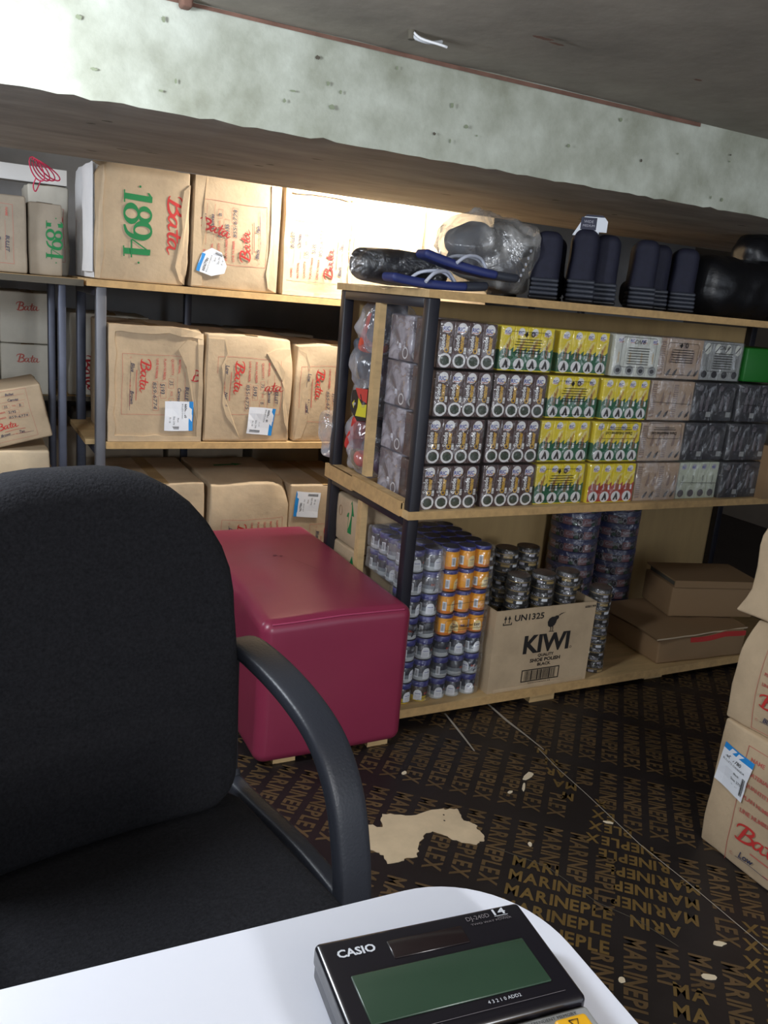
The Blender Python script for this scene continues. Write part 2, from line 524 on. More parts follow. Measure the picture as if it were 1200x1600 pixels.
# ------------------------------------------------------------------ the setting
# floor: black film-faced boards printed with rows of lettering
def inside(p, poly):
    x, y = p; c = False; n = len(poly)
    for i in range(n):
        x0, y0 = poly[i]; x1, y1 = poly[i-1]
        if (y0 > y) != (y1 > y) and x < (x1-x0)*(y-y0)/(y1-y0)+x0: c = not c
    return c
PB1 = [(1.421, 1.642), (1.409, 1.412), (1.382, 1.211), (1.38, 1.0), (1.309, 0.943), (1.208, 0.954), (1.172, 1.014), (1.173, 1.071), (1.266, 1.188), (1.268, 1.266), (1.291, 1.354), (1.364, 1.552)]
PB2 = [(1.052, 1.288), (1.114, 1.243), (1.161, 1.159), (1.147, 1.032), (1.087, 0.982), (1.007, 0.979), (0.947, 1.146)]
PB3 = [(1.124, 0.868), (1.186, 0.821), (1.104, 0.731), (1.021, 0.765)]
PB4 = [(1.386, 0.972), (1.457, 0.896), (1.40, 0.60), (1.146, 0.62)]
g = G()
g.bx((-3, -2.2, -0.05), (4.5, 4.6, 0), 'film_board')
WORD = 'MARINEPLEX'
LETX = []
tot = 0.0
for ch in WORD:
    vs, fs = text2d(ch, 0.03, 0)
    x0 = min(v[0] for v in vs); x1 = max(v[0] for v in vs)
    LETX.append((tot, x1-x0, x0)); tot += (x1-x0)+0.085
def lettering(anchor, t, step, region, excl, mt, i0, i1, j0, j1, period=0.305, word=0.258, cap=0.033, z=0.0006):
    tx, ty = t; ux, uy = -ty, tx
    k = word/tot; ky = cap/0.70
    for j in range(j0, j1):
        for i in range(i0, i1):
            ox = anchor[0]+tx*period*j+step[0]*i; oy = anchor[1]+ty*period*j+step[1]*i
            if not (-0.1 < ox < 2.6 and 0.3 < oy < 2.6): continue
            for ch, (lx, lw, x0) in zip(WORD, LETX):
                a = (lx+lw/2)*k; b = cap/2
                c = (ox+tx*a+ux*b, oy+ty*a+uy*b)
                if region and not inside(c, region): continue
                if any(inside(c, e) for e in excl): continue
                vs, fs = text2d(ch, 0.03, 0)
                g.add([(ox+tx*(lx+vx-x0)*k+ux*vy*ky, oy+ty*(lx+vx-x0)*k+uy*vy*ky, z) for vx, vy in vs], fs, mt)
tA = (-0.67, -0.742)
ALLB = [PB1, PB2, PB3, PB4]
lettering((1.31-0.03, 1.687+0.0), tA, (0.0445, -0.0402), None, ALLB, 'print_brown', -38, 34, -6, 7, cap=.040)
tB = (-0.742, 0.67); tC = (0.742, -0.67)
lettering((1.400, 1.050), tB, (-0.0375, -0.034), PB1, [], 'print_gold', -14, 14, -1, 4)
lettering((1.052, 1.252), tC, (-0.0345, -0.035), PB2, [], 'print_gold', -6, 10, -2, 2)
lettering((1.121, 0.846), tC, (-0.0345, -0.035), PB3, [], 'print_gold', -6, 10, -2, 2)
lettering((1.588, 0.766), tB, (-0.0375, -0.034), PB4, [], 'print_gold', -10, 14, -2, 3)
# scratches and the seam between the boards
def floor_line(pts, w, mt, z=0.0011):
    P = Print().line(pts, w, M[mt]); g.prn(P, (0, 0, 0), (1, 0, 0), (0, 1, 0), (0, 0, 1), z)
floor_line([(1.261, 1.893, .006), (1.245, 1.78, .007), (1.23, 1.683, .004)], 0, 'scratch')
floor_line([(1.421, 1.93, .006), (1.416, 1.80, .009), (1.42, 1.70, .005), (1.421, 1.628, .003)], 0, 'scratch')
floor_line([(1.41, 1.64), (1.398, 1.541), (1.393, 1.418), (1.378, 1.207), (1.384, 1.066), (1.384, 0.8)], 0.0022, 'scratch')
floor_line([(1.05, 1.31), (1.12, 1.22), (1.15, 1.09), (1.197, 1.013), (1.22, 0.932)], 0.0015, 'stain_dark')
struct('floor', g, 'black board floor printed with rows of gold brown lettering')

# ceiling slab
g = G()
nx, ny = 44, 14
def grid(x0, x1, y0, y1, z, nx, ny, mt, amp, flip):
    vs = [(x0+(x1-x0)*i/nx, y0+(y1-y0)*j/ny, z+amp*noise.noise((i*0.7, j*0.9, z))) for j in range(ny+1) for i in range(nx+1)]
    fs = [(j*(nx+1)+i, j*(nx+1)+i+1, (j+1)*(nx+1)+i+1, (j+1)*(nx+1)+i) for j in range(ny) for i in range(nx)]
    if flip: fs = [tuple(reversed(f)) for f in fs]
    g.add(vs, fs, mt, True)
CZ = 1.653
grid(-3, 4.5, -2.2, 1.80, CZ, 44, 14, 'ceiling_grey', 0.004, True)
grid(-3, 4.5, 2.55, 4.6, CZ, 30, 8, 'ceiling_grey', 0.004, True)
g.bx((-3, -2.2, CZ+0.02), (4.5, 4.6, CZ+0.08), 'ceiling_grey')
# dark patch of broken plaster and small rusty marks
P = Print()
def blob(cx, cy, rx, ry, mt, seed, n=16, target=None):
    r = random.Random(seed)
    (target or P).poly([(cx+rx*(0.65+0.5*r.random())*math.cos(2*PI*k/n), cy+ry*(0.65+0.5*r.random())*math.sin(2*PI*k/n)) for k in range(n)], M[mt])
blob(0.99, 1.42, 0.025, 0.008, 'stain_rust', 3); blob(1.03, 1.43, 0.02, 0.006, 'stain_rust', 4); blob(1.38, 1.42, .012, .006, 'stain_rust', 5)
g.prn(P, (0, 0, CZ-0.005), (1, 0, 0), (0, 1, 0), (0, 0, -1), 0.002)
struct('ceiling', g, 'low dark grey concrete ceiling slab')
# broken end of a wire sticking out of the ceiling
g = G()
g.tube(crom([(0.80, 1.575, CZ), (0.803, 1.57, CZ-0.012), (0.83, 1.56, CZ-0.018), (0.86, 1.565, CZ-0.010)], 5), 0.0035, 'trim_pale', 6)
g.tube(crom([(0.80, 1.575, CZ), (0.81, 1.555, CZ-0.016), (0.84, 1.53, CZ-0.026), (0.852, 1.528, CZ-0.028)], 5), 0.0025, 'cardboard_white', 6)
g.lathe([(0.007, -0.012), (0.008, 0.004)], 'stain_dark', 8, (0.80, 1.575, CZ-0.004))
g.obj('cable_end', label='short broken white cable end sticking out of the dark ceiling', category='cable')

# concrete beam: painted face, rough lower edge, bare soffit
g = G()
BY0, BY1, BZ = 1.72, 2.63, 1.461
nX = 260
xs = [-2.9+7.3*i/nX for i in range(nX+1)]
rows = [0, .012, .03, .07, .12, .17, CZ-BZ+0.03]
vs = []
for zr in rows:
    for x in xs:
        rough = max(0, 1-zr/0.03)
        n1 = noise.noise((x*9, zr*20, 1.0)); n2 = noise.noise((x*31, zr*40, 4.0))
        vs.append((x, BY0 + rough*0.010*max(0, n1+0.4*n2) + 0.003*noise.noise((x*3, zr*9, 7)), BZ+zr+rough*0.006*n2))
w = len(xs)
fs = [(j*w+i, j*w+i+1, (j+1)*w+i+1, (j+1)*w+i) for j in range(len(rows)-1) for i in range(w-1)]
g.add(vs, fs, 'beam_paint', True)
vs2 = [vs[i] for i in range(w)]
for yy in (BY0+0.03, BY0+0.3, BY0+0.6, BY1):
    vs2 += [(x, yy, BZ+0.003*noise.noise((x*4, yy*6, 2))) for x in xs]
fs2 = [(j*w+i, (j+1)*w+i, (j+1)*w+i+1, j*w+i+1) for j in range(4) for i in range(w-1)]
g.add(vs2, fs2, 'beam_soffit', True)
g.add([(x, BY1, BZ+zz) for zz in (0, CZ-BZ+0.03) for x in (-2.9, 4.4)], [(0, 2, 3, 1)], 'beam_soffit')
P = Print(); r = random.Random(11)
for k in range(34):        # scuffs and stains on the painted face
    x = r.uniform(-0.3, 1.9); z = r.uniform(0.02, 0.17)
    if r.random() < .0: P.line([(x, z, .001), (x+r.uniform(-.01, .01), z+r.uniform(.01, .03), .002), (x+r.uniform(-.02, .02), z+r.uniform(.03, .05), .001)], 0, M['stain_green'])
    else: blob(x, z, r.uniform(.002, .007), r.uniform(.002, .006), r.choice(('stain_dark', 'stain_green', 'stain_green', 'stain_green', 'stain_green')), 100+k, target=P)
P.line([(-0.2, CZ-BZ-.004, .004), (0.9, CZ-BZ-.006, .008), (1.7, CZ-BZ-.006, .009)], 0, M['stain_rust'], smooth=True)
g.prn(P, (0, BY0-0.004, BZ), (1, 0, 0), (0, 0, 1), (0, -1, 0), 0.0008)
P = Print()
for k in range(26):
    blob(r.uniform(-.2, 2.2), r.uniform(.08, .85), r.uniform(.008, .02), r.uniform(.004, .009), 'stain_dark', 300+k, target=P)
g.prn(P, (0, BY0, BZ-0.004), (1, 0, 0), (0, 1, 0), (0, 0, -1), 0.0008)
struct('trim_1', g, 'pale green painted concrete beam across the low ceiling')
g = G()      # chip of broken plaster at the beam's top edge
g.rbox((0.405, 1.70, CZ-0.008), (0.022, 0.03, 0.02), 0.006, 'stain_rust', 2)
g.obj('plaster_lump', label='brown plaster lump where the beam meets the ceiling', category='plaster', kind='structure')

g = G().bx((-3, 4.3, 0), (4.5, 4.45, CZ+0.05), 'wall_grey'); struct('wall_back', g, 'grey wall behind the carton racks')
g = G().bx((-3.1, -2.2, 0), (-2.95, 4.45, CZ+0.05), 'wall_grey'); struct('wall_left', g, 'grey left wall')
g = G().bx((4.4, -2.2, 0), (4.55, 4.45, CZ+0.05), 'wall_dark'); struct('wall_right', g, 'dark right wall')
g = G().bx((-2.0, 3.55, 1.455), (0.42, 3.63, 1.51), 'trim_pale'); struct('trim_2', g, 'pale ledge beyond the beam at the far left')

# ------------------------------------------------------------------ shelves
def post(x0, y0, z0, x1, y1, z1, mt, parent, name='post'):
    g = G(); g.rbox(((x0+x1)/2, (y0+y1)/2, (z0+z1)/2), (x1-x0, y1-y0, z1-z0), 0.003, mt, (1, 1, 1), 1); return g.obj(name, parent)
def board(x0, y0, z0, x1, y1, z1, parent, name='shelf_board', mt='wood', edge='wood_edge'):
    g = G(); g.bx((x0, y0, z0), (x1, y1, z1), mt)
    g.add([(x0, y0-.0006, z0), (x1, y0-.0006, z0), (x1, y0-.0006, z1), (x0, y0-.0006, z1)], [(0, 1, 2, 3)], edge)
    return g.obj(name, parent)
SX, SY, SB = 1.066, 1.877, 2.42
sh = empty('storage_shelf', 'black steel and plywood shelf unit holding shoe polish and cleaner packs', 'shelf', (0, 0, 0))
board(SX-0.006, SY-0.006, 1.172, 2.85, SB+.02, 1.192, sh, 'top_board')
board(SX-0.004, SY-0.004, 0.602, 2.85, SB, 0.624, sh, 'middle_board')
board(SX+0.0, SY-0.006, 0.022, 2.85, SB, 0.048, sh, 'bottom_board')
for (x, y) in ((SX, SY), (SX, SB-0.03)): post(x, y, 0.0, x+0.032, y+0.03, 1.172, 'black_paint', sh)
post(2.82, SY+.01, 0, 2.85, SY+.04, 1.172, 'black_paint', sh); post(2.82, SB-.03, 0, 2.85, SB, 1.172, 'black_paint', sh)
for z in (1.146, 0.578): post(SX, SY+.03, z, SX+0.03, SB-.03, z+0.026, 'black_paint', sh, 'side_rail')
g = G().bx((SX-0.008, SY+.032, 0.624), (SX+0.03, SB-.032, 0.640), 'wood'); g.bx((SX-0.012, SY+.032, 0.604), (SX-0.004, SY+.34, 0.645), 'wood_edge'); g.bx((SX-0.012, SY+.34, 0.598), (SX-0.003, SB+0.0, 0.640), 'wood_edge'); g.obj('side_lip', sh)
g = G().bx((SX+.03, SB, 0.05), (2.85, SB+0.012, 1.165), 'plywood_back'); g.obj('back_panel', sh)
g = G().bx((SX+0.004, 2.155, 0.655), (SX+0.024, 2.185, 1.146), 'wood'); g.obj('divider_slat', sh)
g = G().bx((SX+0.004, 2.165, 0.048), (SX+0.024, 2.195, 0.578), 'wood'); g.obj('divider_slat', sh)
g = G().bx((1.552, SY-.002, 0.0), (1.645, SY+0.06, 0.022), 'wood'); g.obj('foot_block', sh)
g = G().bx((2.04, SY+.02, 0.0), (2.12, SY+0.08, 0.022), 'wood'); g.obj('foot_block', sh)
g = G().bx((2.385, SY-.02, 0.624), (2.43, SY+0.0, 0.80), 'cardboard_in'); g.bx((2.385, SY, .624), (2.43, SB, .80), 'cardboard_in'); g.obj('end_panel', sh)

LY = 2.9
rk = empty('storage_rack', 'grey steel rack with wooden boards stacked with brown cartons', 'rack', (0, 0, 0))
for (x, y, mt) in ((0.43, LY, 'grey_steel'), (0.43, 3.36, 'blue_steel'), (2.15, LY, 'grey_steel'), (2.15, 3.36, 'blue_steel')):
    post(x, y, 0, x+0.032, y+0.032, 1.115, mt, rk)
post(0.43, LY+.03, 1.085, 0.46, 3.36, 1.115, 'blue_steel', rk, 'side_rail')
post(0.43, LY+.03, .565, 0.45, 3.36, .592, 'blue_steel', rk, 'side_rail')
board(0.40, LY-.012, 1.115, 2.2, 3.42, 1.137, rk, 'top_board')
board(0.462, LY-.012, 0.592, 2.18, 3.40, 0.614, rk, 'middle_board')
g = G().bx((0.405, 2.96, .594), (0.462, 3.36, .612), 'wood'); g.obj('board_end', rk)
board(0.462, LY-.012, 0.038, 2.18, 3.40, 0.06, rk, 'lower_board')
r2 = empty('storage_rack', 'dark blue steel rack at the far left edge behind the chair', 'rack', (0, 0, 0))
for (x, y) in ((0.318, 2.92), (0.318, 3.23), (-0.9, 2.92), (-.9, 3.23)): post(x, y, 0, x+0.024, y+0.03, 1.115, 'blue_steel', r2)
board(-0.95, 2.90, 1.112, 0.392, 3.62, 1.132, r2, 'top_board', 'wood', 'stain_dark')
board(-0.95, 2.93, 0.452, 0.318, 3.30, 0.472, r2, 'middle_board', 'wood', 'stain_dark')
board(-0.95, 2.93, 0.05, 0.318, 3.30, 0.07, r2, 'lower_board', 'wood', 'stain_dark')
r3 = empty('storage_rack', 'dim rear rack half hidden behind the grey steel rack', 'rack', (0, 0, 0))
for (x, y) in ((-1.5, 3.66), (.9, 3.66), (3.0, 3.66), (-1.5, 4.1), (3.0, 4.1)): post(x, y, 0, x+0.03, y+0.03, 1.3, 'blue_steel', r3)
for z in (0.20, 0.66, 1.12): board(-1.55, 3.64, z-.02, 3.05, 4.14, z, r3, 'shelf_board', 'wood', 'stain_dark')

# ------------------------------------------------------------------ cartons
def deform(w, d, h, bulge, amp, seed, dents=()):
    def D(p):
        u = [2*p.x/w, 2*p.y/d, 2*(p.z-h/2)/h]
        c = [max(0, 1-a*a) for a in u]
        q = Vector(p)
        q.x += bulge*u[0]*c[1]*c[2]; q.y += bulge*u[1]*c[0]*c[2]; q.z += bulge*0.6*u[2]*c[0]*c[1]
        s = Vector((seed*3.1, seed*1.7, seed*5.3))
        nv = noise.noise_vector(p*7+s)*amp + noise.noise_vector(p*19+s)*amp*0.45
        k = min(1, p.z/0.03) if p.z > 0 else 0
        q += Vector((nv.x, nv.y, nv.z*k))
        for dx, dy, dz, rad, vx, vy, vz in dents:
            dd = (p-Vector((dx, dy, dz))).length
            if dd < rad: q += Vector((vx, vy, vz))*(1-dd/rad)**1.3
        return q
    return D

def panel(lines=True, hand=('Blue', 'Brown'), plan='5193', line='859-6774', name='BULLET', material='Canvas'):
    """upright delivery panel printed on the cartons, centred on 0, 0; 0.20 wide, 0.235 high"""
    p = Print(); R, I = M['thin_red'], M['pen_ink']
    p.box(-.10, -.1175, .10, .1175, .0011, R)
    for t, y in (('NAME', .093), ('MATERIAL', .067), ('QUANTITY', .043), ('PLAN NUMBER', .018), ('LINE NUMBER', -.007)):
        p.text(t, -.088, y, .0076, R, bold=.025)
    p.text('SIZE', .022, .043, .0062, R, bold=.01)
    p.rect(-.045, .091, .088, .0918, R, 6); p.rect(-.03, .065, .088, .0658, R, 6)
    p.box(-.022, .036, .012, .053, .0008, R); p.box(.045, .036, .075, .053, .0008, R)
    p.box(-.008, .010, .045, .028, .0008, R); p.box(-.012, -.015, .03, .003, .0008, R); p.box(.038, -.015, .086, .003, .0008, R)
    p.text(name, .005, .093, .0115, I, shear=.25, bold=.02); p.text(material, .01, .067, .0115, I, shear=.25, bold=.02)
    p.text('35', -.015, .039, .012, I, shear=.2); p.text('B', .053, .039, .012, I, shear=.2)
    p.text(plan, -.004, .012, .012, I, shear=.15, bold=.02); p.text(line, -.01, -.013, .012, I, w=.09, shear=.15)
    p.put(bata(M['red_ink'], .032, 1.75), -.086, -.058)
    p.rect(-.02, -.092, .07, -.0905, R, 6)
    p.rect(-.05, -.072, .05, -.0695, R, 6)
    p.text('C:', -.09, -.094, .006, R); p.text('P:', 0.0, -.094, .006, R)
    p.text(hand[0], -.072, -.090, .0115, I, shear=.3, bold=.02); p.text(hand[1], .018, -.090, .0115, I, shear=.3, bold=.02)
    p.rect(-.078, -.0925, -.01, -.0915, I, 6); p.rect(.012, -.0925, .085, -.0915, I, 6)
    return p
def sticker_print(w, h, code='66067780', clip=False):
    """white delivery label with a blue strip on its top edge"""
    p = Print()
    if clip: p.poly([(-w/2, h/2), (w*.2, h/2), (w/2, h*.2), (w/2, -h*.2), (w*.1, -h/2), (-w*.2, -h/2), (-w/2, -h*.1)], M['label_white'])
    else: p.rect(-w/2, -h/2, w/2, h/2, M['label_white'], 4, 4)
    p.rect(-w/2, h*.36, w/2 if not clip else w*.2, h/2, M['label_blue'], 4, 1)
    I = M['black_ink']
    p.text(code, -w*.42, h*.20, h*.085, I, bold=.02)
    p.text('BULLETS OWANDA', -w*.42, h*.10, h*.05, I)
    p.text('Black', w*.06, -h*.05, h*.05, I); p.text('Size 270', w*.0, -h*.20, h*.06, I); p.text('Pr 10', w*.04, -h*.34, h*.06, I)
    p.bars(w*.34, -h*.40, w*.44, h*.02, I, 6, 3)
    return p
def carton(name, label, size, loc, rotz=0.0, seed=1, bulge=.006, amp=.004, mt='cardboard', front=None, sticker=None, group=None,
           rim=0.0, tape=True, rot=None, left=None, plates=(), dents=(), flap=False, cat='carton', top=None, right=None):
    w, d, h = size
    t = empty(name, label, cat, loc, rotz, group, rot)
    D = deform(w, d, h, bulge, amp, seed, dents)
    g = G(); g.fn = D
    g.rbox((0, 0, h/2), (w, d, h), .006, mt, (10, 8, 10), 2)
    y = -d/2
    if rim:       # crushed outer edges standing proud of the front panel
        rr = random.Random(seed)
        for (x0, z0, x1, z1) in ((-w/2, 0, -w/2+rim, h), (-w/2, 0, w/2, rim), (-w/2, h-rim*1.2, w/2, h), (w/2-rim*.8, 0, w/2, h)):
            nx = 8 if x1-x0 > .1 else 1; nz = 8 if z1-z0 > .1 else 1
            F, B = [], []
            for j in range(nz+1):
                for i in range(nx+1):
                    jx = rr.uniform(-.004, .004) if (nx == 1 and ((i == 1) == (x0 < -w/2+1e-6))) else 0
                    jz = rr.uniform(-.004, .004) if (nz == 1 and ((j == 1) == (z0 < 1e-6))) else 0
                    F.append((x0+(x1-x0)*i/nx+jx, y-.007, z0+(z1-z0)*j/nz+jz)); 
            B = [(a, y+.002, c) for a, b, c in F]
            W = nx+1; n = len(F)
            fs = [(j*W+i, j*W+i+1, (j+1)*W+i+1, (j+1)*W+i) for j in range(nz) for i in range(nx)]
            per = [(i, i+1) for i in range(nx)] + [(i*W+nx, (i+1)*W+nx) for i in range(nz)] + [(nz*W+i+1, nz*W+i) for i in range(nx)] + [((i+1)*W, i*W) for i in range(nz)]
            g.add(F+B, fs+[(b, a, a+n, b+n) for a, b in per], mt)
    for pl in plates:      # loose flap corners lying over the front panel, thin but with an edge
        zf = h/2; n = len(pl)
        F = [(a, y-.0045, b+zf) for a, b in pl]; B = [(a, y+.001, b+zf) for a, b in pl]
        c0 = (sum(p[0] for p in F)/n, y-.0035, sum(p[2] for p in F)/n)
        ar = sum(pl[i-1][0]*pl[i][1]-pl[i][0]*pl[i-1][1] for i in range(n))
        if ar < 0: F.reverse(); B.reverse()
        g.add(F+B+[c0], [(i, (i+1) % n, 2*n) for i in range(n)]+[((i+1) % n, i, i+n, (i+1) % n+n) for i in range(n)], mt)
    if front: g.prn(front, (0, y, h/2), (1, 0, 0), (0, 0, 1), (0, -1, 0), .0010)
    if left: g.prn(left, (-w/2, 0, h/2), (0, -1, 0), (0, 0, 1), (-1, 0, 0), .0010)
    if top: g.prn(top, (0, 0, h), (1, 0, 0), (0, 1, 0), (0, 0, 1), .0014)
    if tape:
        P = Print().rect(-.024, -d/2, .024, d/2, M['tape'], 1, 8).rect(-.0012, -d/2, .0012, d/2, M['cardboard_in'], 1, 8)
        g.prn(P, (0, 0, h), (1, 0, 0), (0, 1, 0), (0, 0, 1), .0008)
    g.obj('box_body', t)
    if sticker:
        sp, sx, sz, ang = sticker
        g = G(); g.fn = D
        g.prn(Print().put(sp, sx, sz, ang), (0, y, h/2), (1, 0, 0), (0, 0, 1), (0, -1, 0), .0068 if plates or rim else .0045)
        g.obj('delivery_label', t, label='white delivery label with a blue strip')
    if flap:
        g = G()
        n = 8; vs = []
        for j in range(n+1):
            z = .02+(h-.03)*j/n
            for i in range(3):
                vs.append((-w/2-.004-.010*math.sin(i*1.2)+.003*noise.noise((j, i, seed)), -d/2-.004+i*.085+(.02 if (i == 2 and j in (0, n)) else 0)+.006*noise.noise((j*.8, i, 3))*i, z))
        fs = [(j*3+i, (j+1)*3+i, (j+1)*3+i+1, j*3+i+1) for j in range(n) for i in range(2)]
        g.add(vs, fs, 'cardboard_white', True); g.add([(a-.002, b, c) for a, b, c in vs], [tuple(reversed(f)) for f in fs], 'cardboard_white', True)
        g.obj('open_flap', t, label='torn white flap folded back')
    return t

def rot90(p): return Print().put(p, 0, 0, -PI/2)
ST = sticker_print(.098, .098)
# top row
p = Print()
p.put(bata(M['red_ink'], .052, 1.75), .075, .098, -PI/2)
# large green 1894 set in thick and thin strokes, lying on its side
q = Print(); GI = M['green_ink']
q.rect(.010, 0, .029, .088, GI); q.rect(.0, 0, .039, .004, GI); q.poly([(.0, .072), (.027, .088), (.012, .088), (.0, .078)], GI)
q.ring(.070, .066, .019, .0195, .0080, .003, GI); q.ring(.070, .023, .023, .0215, .0085, .003, GI)
q.ring(.118, .060, .0215, .0265, .0085, .003, GI); q.line([(.1395, .06, .016), (.138, .035, .014), (.126, .012, .010), (.105, .003, .006)], 0, GI, smooth=True)
q.rect(.172, 0, .190, .088, GI); q.line([(.180, .088), (.146, .028)], .004, GI); q.rect(.146, .024, .20, .029, GI); q.rect(.166, 0, .198, .004, GI)
q.ell(-.016, .05, .0035, .0035, GI, 8); q.ell(.215, .05, .0035, .0035, GI, 8)
p.put(q, -.062, .098, -PI/2)
TB = 'cartons on the top board of the grey rack'
MB = 'cartons on the middle board of the grey rack'
LB = 'cartons on the lower board of the grey rack'
carton('carton', 'brown carton with large green 1894 and white side, left end of the top board', (.295, .44, .355), (.571, LY+.215, 1.139), seed=2, front=p, group=TB, flap=True, left=Print().rect(-.22, -.175, .22, .175, M['cardboard_white'], 8, 8), amp=.006, rim=.0, plates=([(.148, -.175), (.125, -.16), (.105, -.12), (.112, -.06), (.122, 0), (.118, .06), (.128, .12), (.148, .14)], [(-.148, -.175), (-.132, -.175), (-.12, -.10), (-.125, .05), (-.118, .12), (-.128, .172), (-.148, .172)]), dents=((-.15, -.22, .355, .05, .02, .01, -.015), (.148, -.22, .0, .07, -.01, .02, 0)))
for k, (x, w, lab, se) in enumerate(((.882, .300, 'brown carton with a six-sided white sticker, second along the top board', 3), (1.180, .262, 'glaringly lit carton with a crushed lower front edge, third along the top board', 4), (1.458, .282, 'glaringly lit blank carton behind the clear bagged slippers', 5), (1.765, .29, 'carton at the right end of the top board, mostly behind the bagged shoes', 6))):
    pr = Print().put(rot90(panel(hand=('Black', 'White'), plan='4175', line='855-6774')), .0, -.01)
    pr.items = [(a, b, c, e) for a, b, c, e in pr.items]
    if k == 0: pr = Print().put(panel(hand=('Black', 'Tan'), plan='5135', line='855-6774'), -.015, .0, PI/2); pr.put(bata(M['dark_red_ink'], .036, 1.6), -.135, .012, -.25)
    if k == 1: pr = Print().put(panel(hand=('Black', 'Tan'), plan='5135', line='855-6774'), .0, -.03, PI/2)
    if k == 3: pr = None
    carton('carton', lab, (w, .42, .36), (x, LY+.21+.004*k, 1.139), seed=se, front=pr if k != 2 else None, group=TB, bulge=.008, amp=.006,
           sticker=(sticker_print(.085, .09, clip=True), -.082, -.10, PI/2-.3) if k == 0 else None, rim=.016 if k == 1 else 0, plates=(([(-.15, -.175), (-.115, -.175), (-.118, -.05), (-.108, .02), (-.118, .08), (-.112, .172), (-.15, .172)], [(.15, -.178), (.118, -.165), (.104, -.12), (.112, -.04), (.116, .05), (.113, .172), (.15, .172)]) if k == 0 else ()), mt='cardboard_light' if k else 'cardboard',
           dents=((0, -.21, 0.0, .09, 0, .02, 0),) if k == 1 else ())
# middle row
p1 = Print().put(rot90(panel()), .005, -.002)
p1.line([(.14, .04), (.14, .041)], .001, M['dark_red_ink'])
bb = Print()
for stt in BATA_S[:3]: bb.line([(x*.036*1.4, y*.036, w*.036) for x, y, w in stt], 0, M['dark_red_ink'], smooth=True)
p1.put(bb, .115, .015)
carton('carton', 'square brown carton with crushed raised edges, left end of the middle board', (.312, .40, .385), (.625, LY+.20, .616), seed=8, front=p1, group=MB, rim=.02, amp=.005, bulge=-.004, plates=([(.15, .15), (.10, .155), (.07, .12), (.10, .06), (.118, -.03), (.132, -.10), (.15, -.16)],),
       sticker=(ST, .077, -.105, -PI/2), dents=((.15, -.2, .385, .06, 0, .02, -.02),))
p2 = Print().put(rot90(panel(hand=('Low', 'Natural'), plan='5193', line='855-6775')), .0, .01)
ab = Print()
for stt in BATA_S[3:]: ab.line([((x-.7)*.036*1.5, y*.036, w*.036) for x, y, w in stt], 0, M['dark_red_ink'], smooth=True)
p2.put(ab, .055, -.005)
carton('carton', 'brown carton with torn red script on its right edge, centre of the middle board', (.318, .40, .372), (.950, LY+.20, .616), seed=9, front=p2, group=MB, bulge=.009, amp=.006, rim=0, plates=([(-.155, -.178), (-.03, -.178), (-.05, -.14), (-.085, -.10), (-.098, -.05), (-.095, .04), (-.105, .08), (-.088, .12), (-.10, .172), (-.155, .172)], [(.156, -.15), (.14, -.12), (.125, -.06), (.13, .0), (.118, .03), (.13, .07), (.10, .11), (.06, .13), (.10, .15), (.156, .155)]),
       sticker=(ST, .045, -.112, -PI/2-.08), dents=((.16, -.2, .37, .12, 0, .035, -.012), (-.16, -.2, .1, .07, 0, .02, 0)))
p3 = Print().put(rot90(panel(hand=('Low', 'Natural'), plan='5193', line='855-6775')), -.02, .0)
carton('carton', 'brown carton on the middle board partly behind the black shelf post', (.31, .40, .355), (1.280, LY+.205, .616), seed=10, front=p3, group=MB, bulge=.007, amp=.006, plates=([(-.15, -.17), (-.125, -.165), (-.105, -.10), (-.103, .02), (-.108, .10), (-.125, .15), (-.15, .165)],),
       dents=((-.15, -.2, .34, .1, .01, .03, -.01),))
carton('carton', 'brown carton hidden behind the bagged shoes on the middle board', (.31, .40, .36), (1.61, LY+.205, .616), seed=11, group=MB)
# lower row
p4 = Print().put(rot90(panel(hand=('Low', 'Tan'))), .01, -.035)
carton('carton', 'brown carton with dusty top just behind the chair back, lower board', (.30, .46, .40), (.655, LY+.24, .062), seed=12, front=None, group=LB, bulge=.006, tape=True)
gr = Print().poly([(-.06, .06), (.02, .06), (.02, .045), (.06, .07), (.02, .095), (.02, .08), (-.06, .08)], M['green_ink'])
carton('carton', 'brown carton with sagging top and a green arrow, behind the pink ottoman', (.298, .46, .40), (.975, LY+.225, .062), seed=13, front=p4, group=LB, bulge=.010, amp=.006, tape=False, top=gr,
       dents=((-.1, -.23, .40, .12, 0, .02, -.012), (.15, -.23, .40, .08, -.02, .02, -.02)))
carton('carton', 'brown carton with a tilted white delivery label, between ottoman and black post', (.305, .44, .385), (1.286, LY+.225, .062), seed=14, front=Print().put(rot90(panel()), .05, -.06), group=LB,
       sticker=(ST, -.085, .118, PI/2-.06))
carton('carton', 'pale carton behind the grey steel post, seen above the board end', (.32, .30, .33), (.60, 3.82, .662), seed=15, mt='cardboard_pale', amp=.008, group='cartons on the rear rack',
       front=Print().put(bata(M['dark_red_ink'], .05, 1.4), -.13, -.02, -1.2))
for k, (x, z, w, h) in enumerate(((.30, .202, .34, .33), (.66, .202, .34, .36), (1.02, .202, .34, .34), (1.40, .202, .33, .37))):
    carton('carton', ['dim carton low on the rear rack, far left one', 'dim carton low on the rear rack, second from left', 'dim carton low on the rear rack carrying a small sticker', 'dim carton low on the rear rack, right-hand one'][k],
           (w, .36, h), (x, 3.86, z), seed=20+k, mt='cardboard_grey', group='cartons on the rear rack',
           sticker=(ST, .06, .12, -.1) if k == 2 else None)
for k, x in enumerate((.98, 1.34)):
    carton('carton', ('dark carton deep behind the middle board, left one', 'dark carton deep behind the middle board, right one')[k], (.33, .34, .3), (x, 3.86, .662), seed=26+k, mt='cardboard_grey', group='cartons on the rear rack')
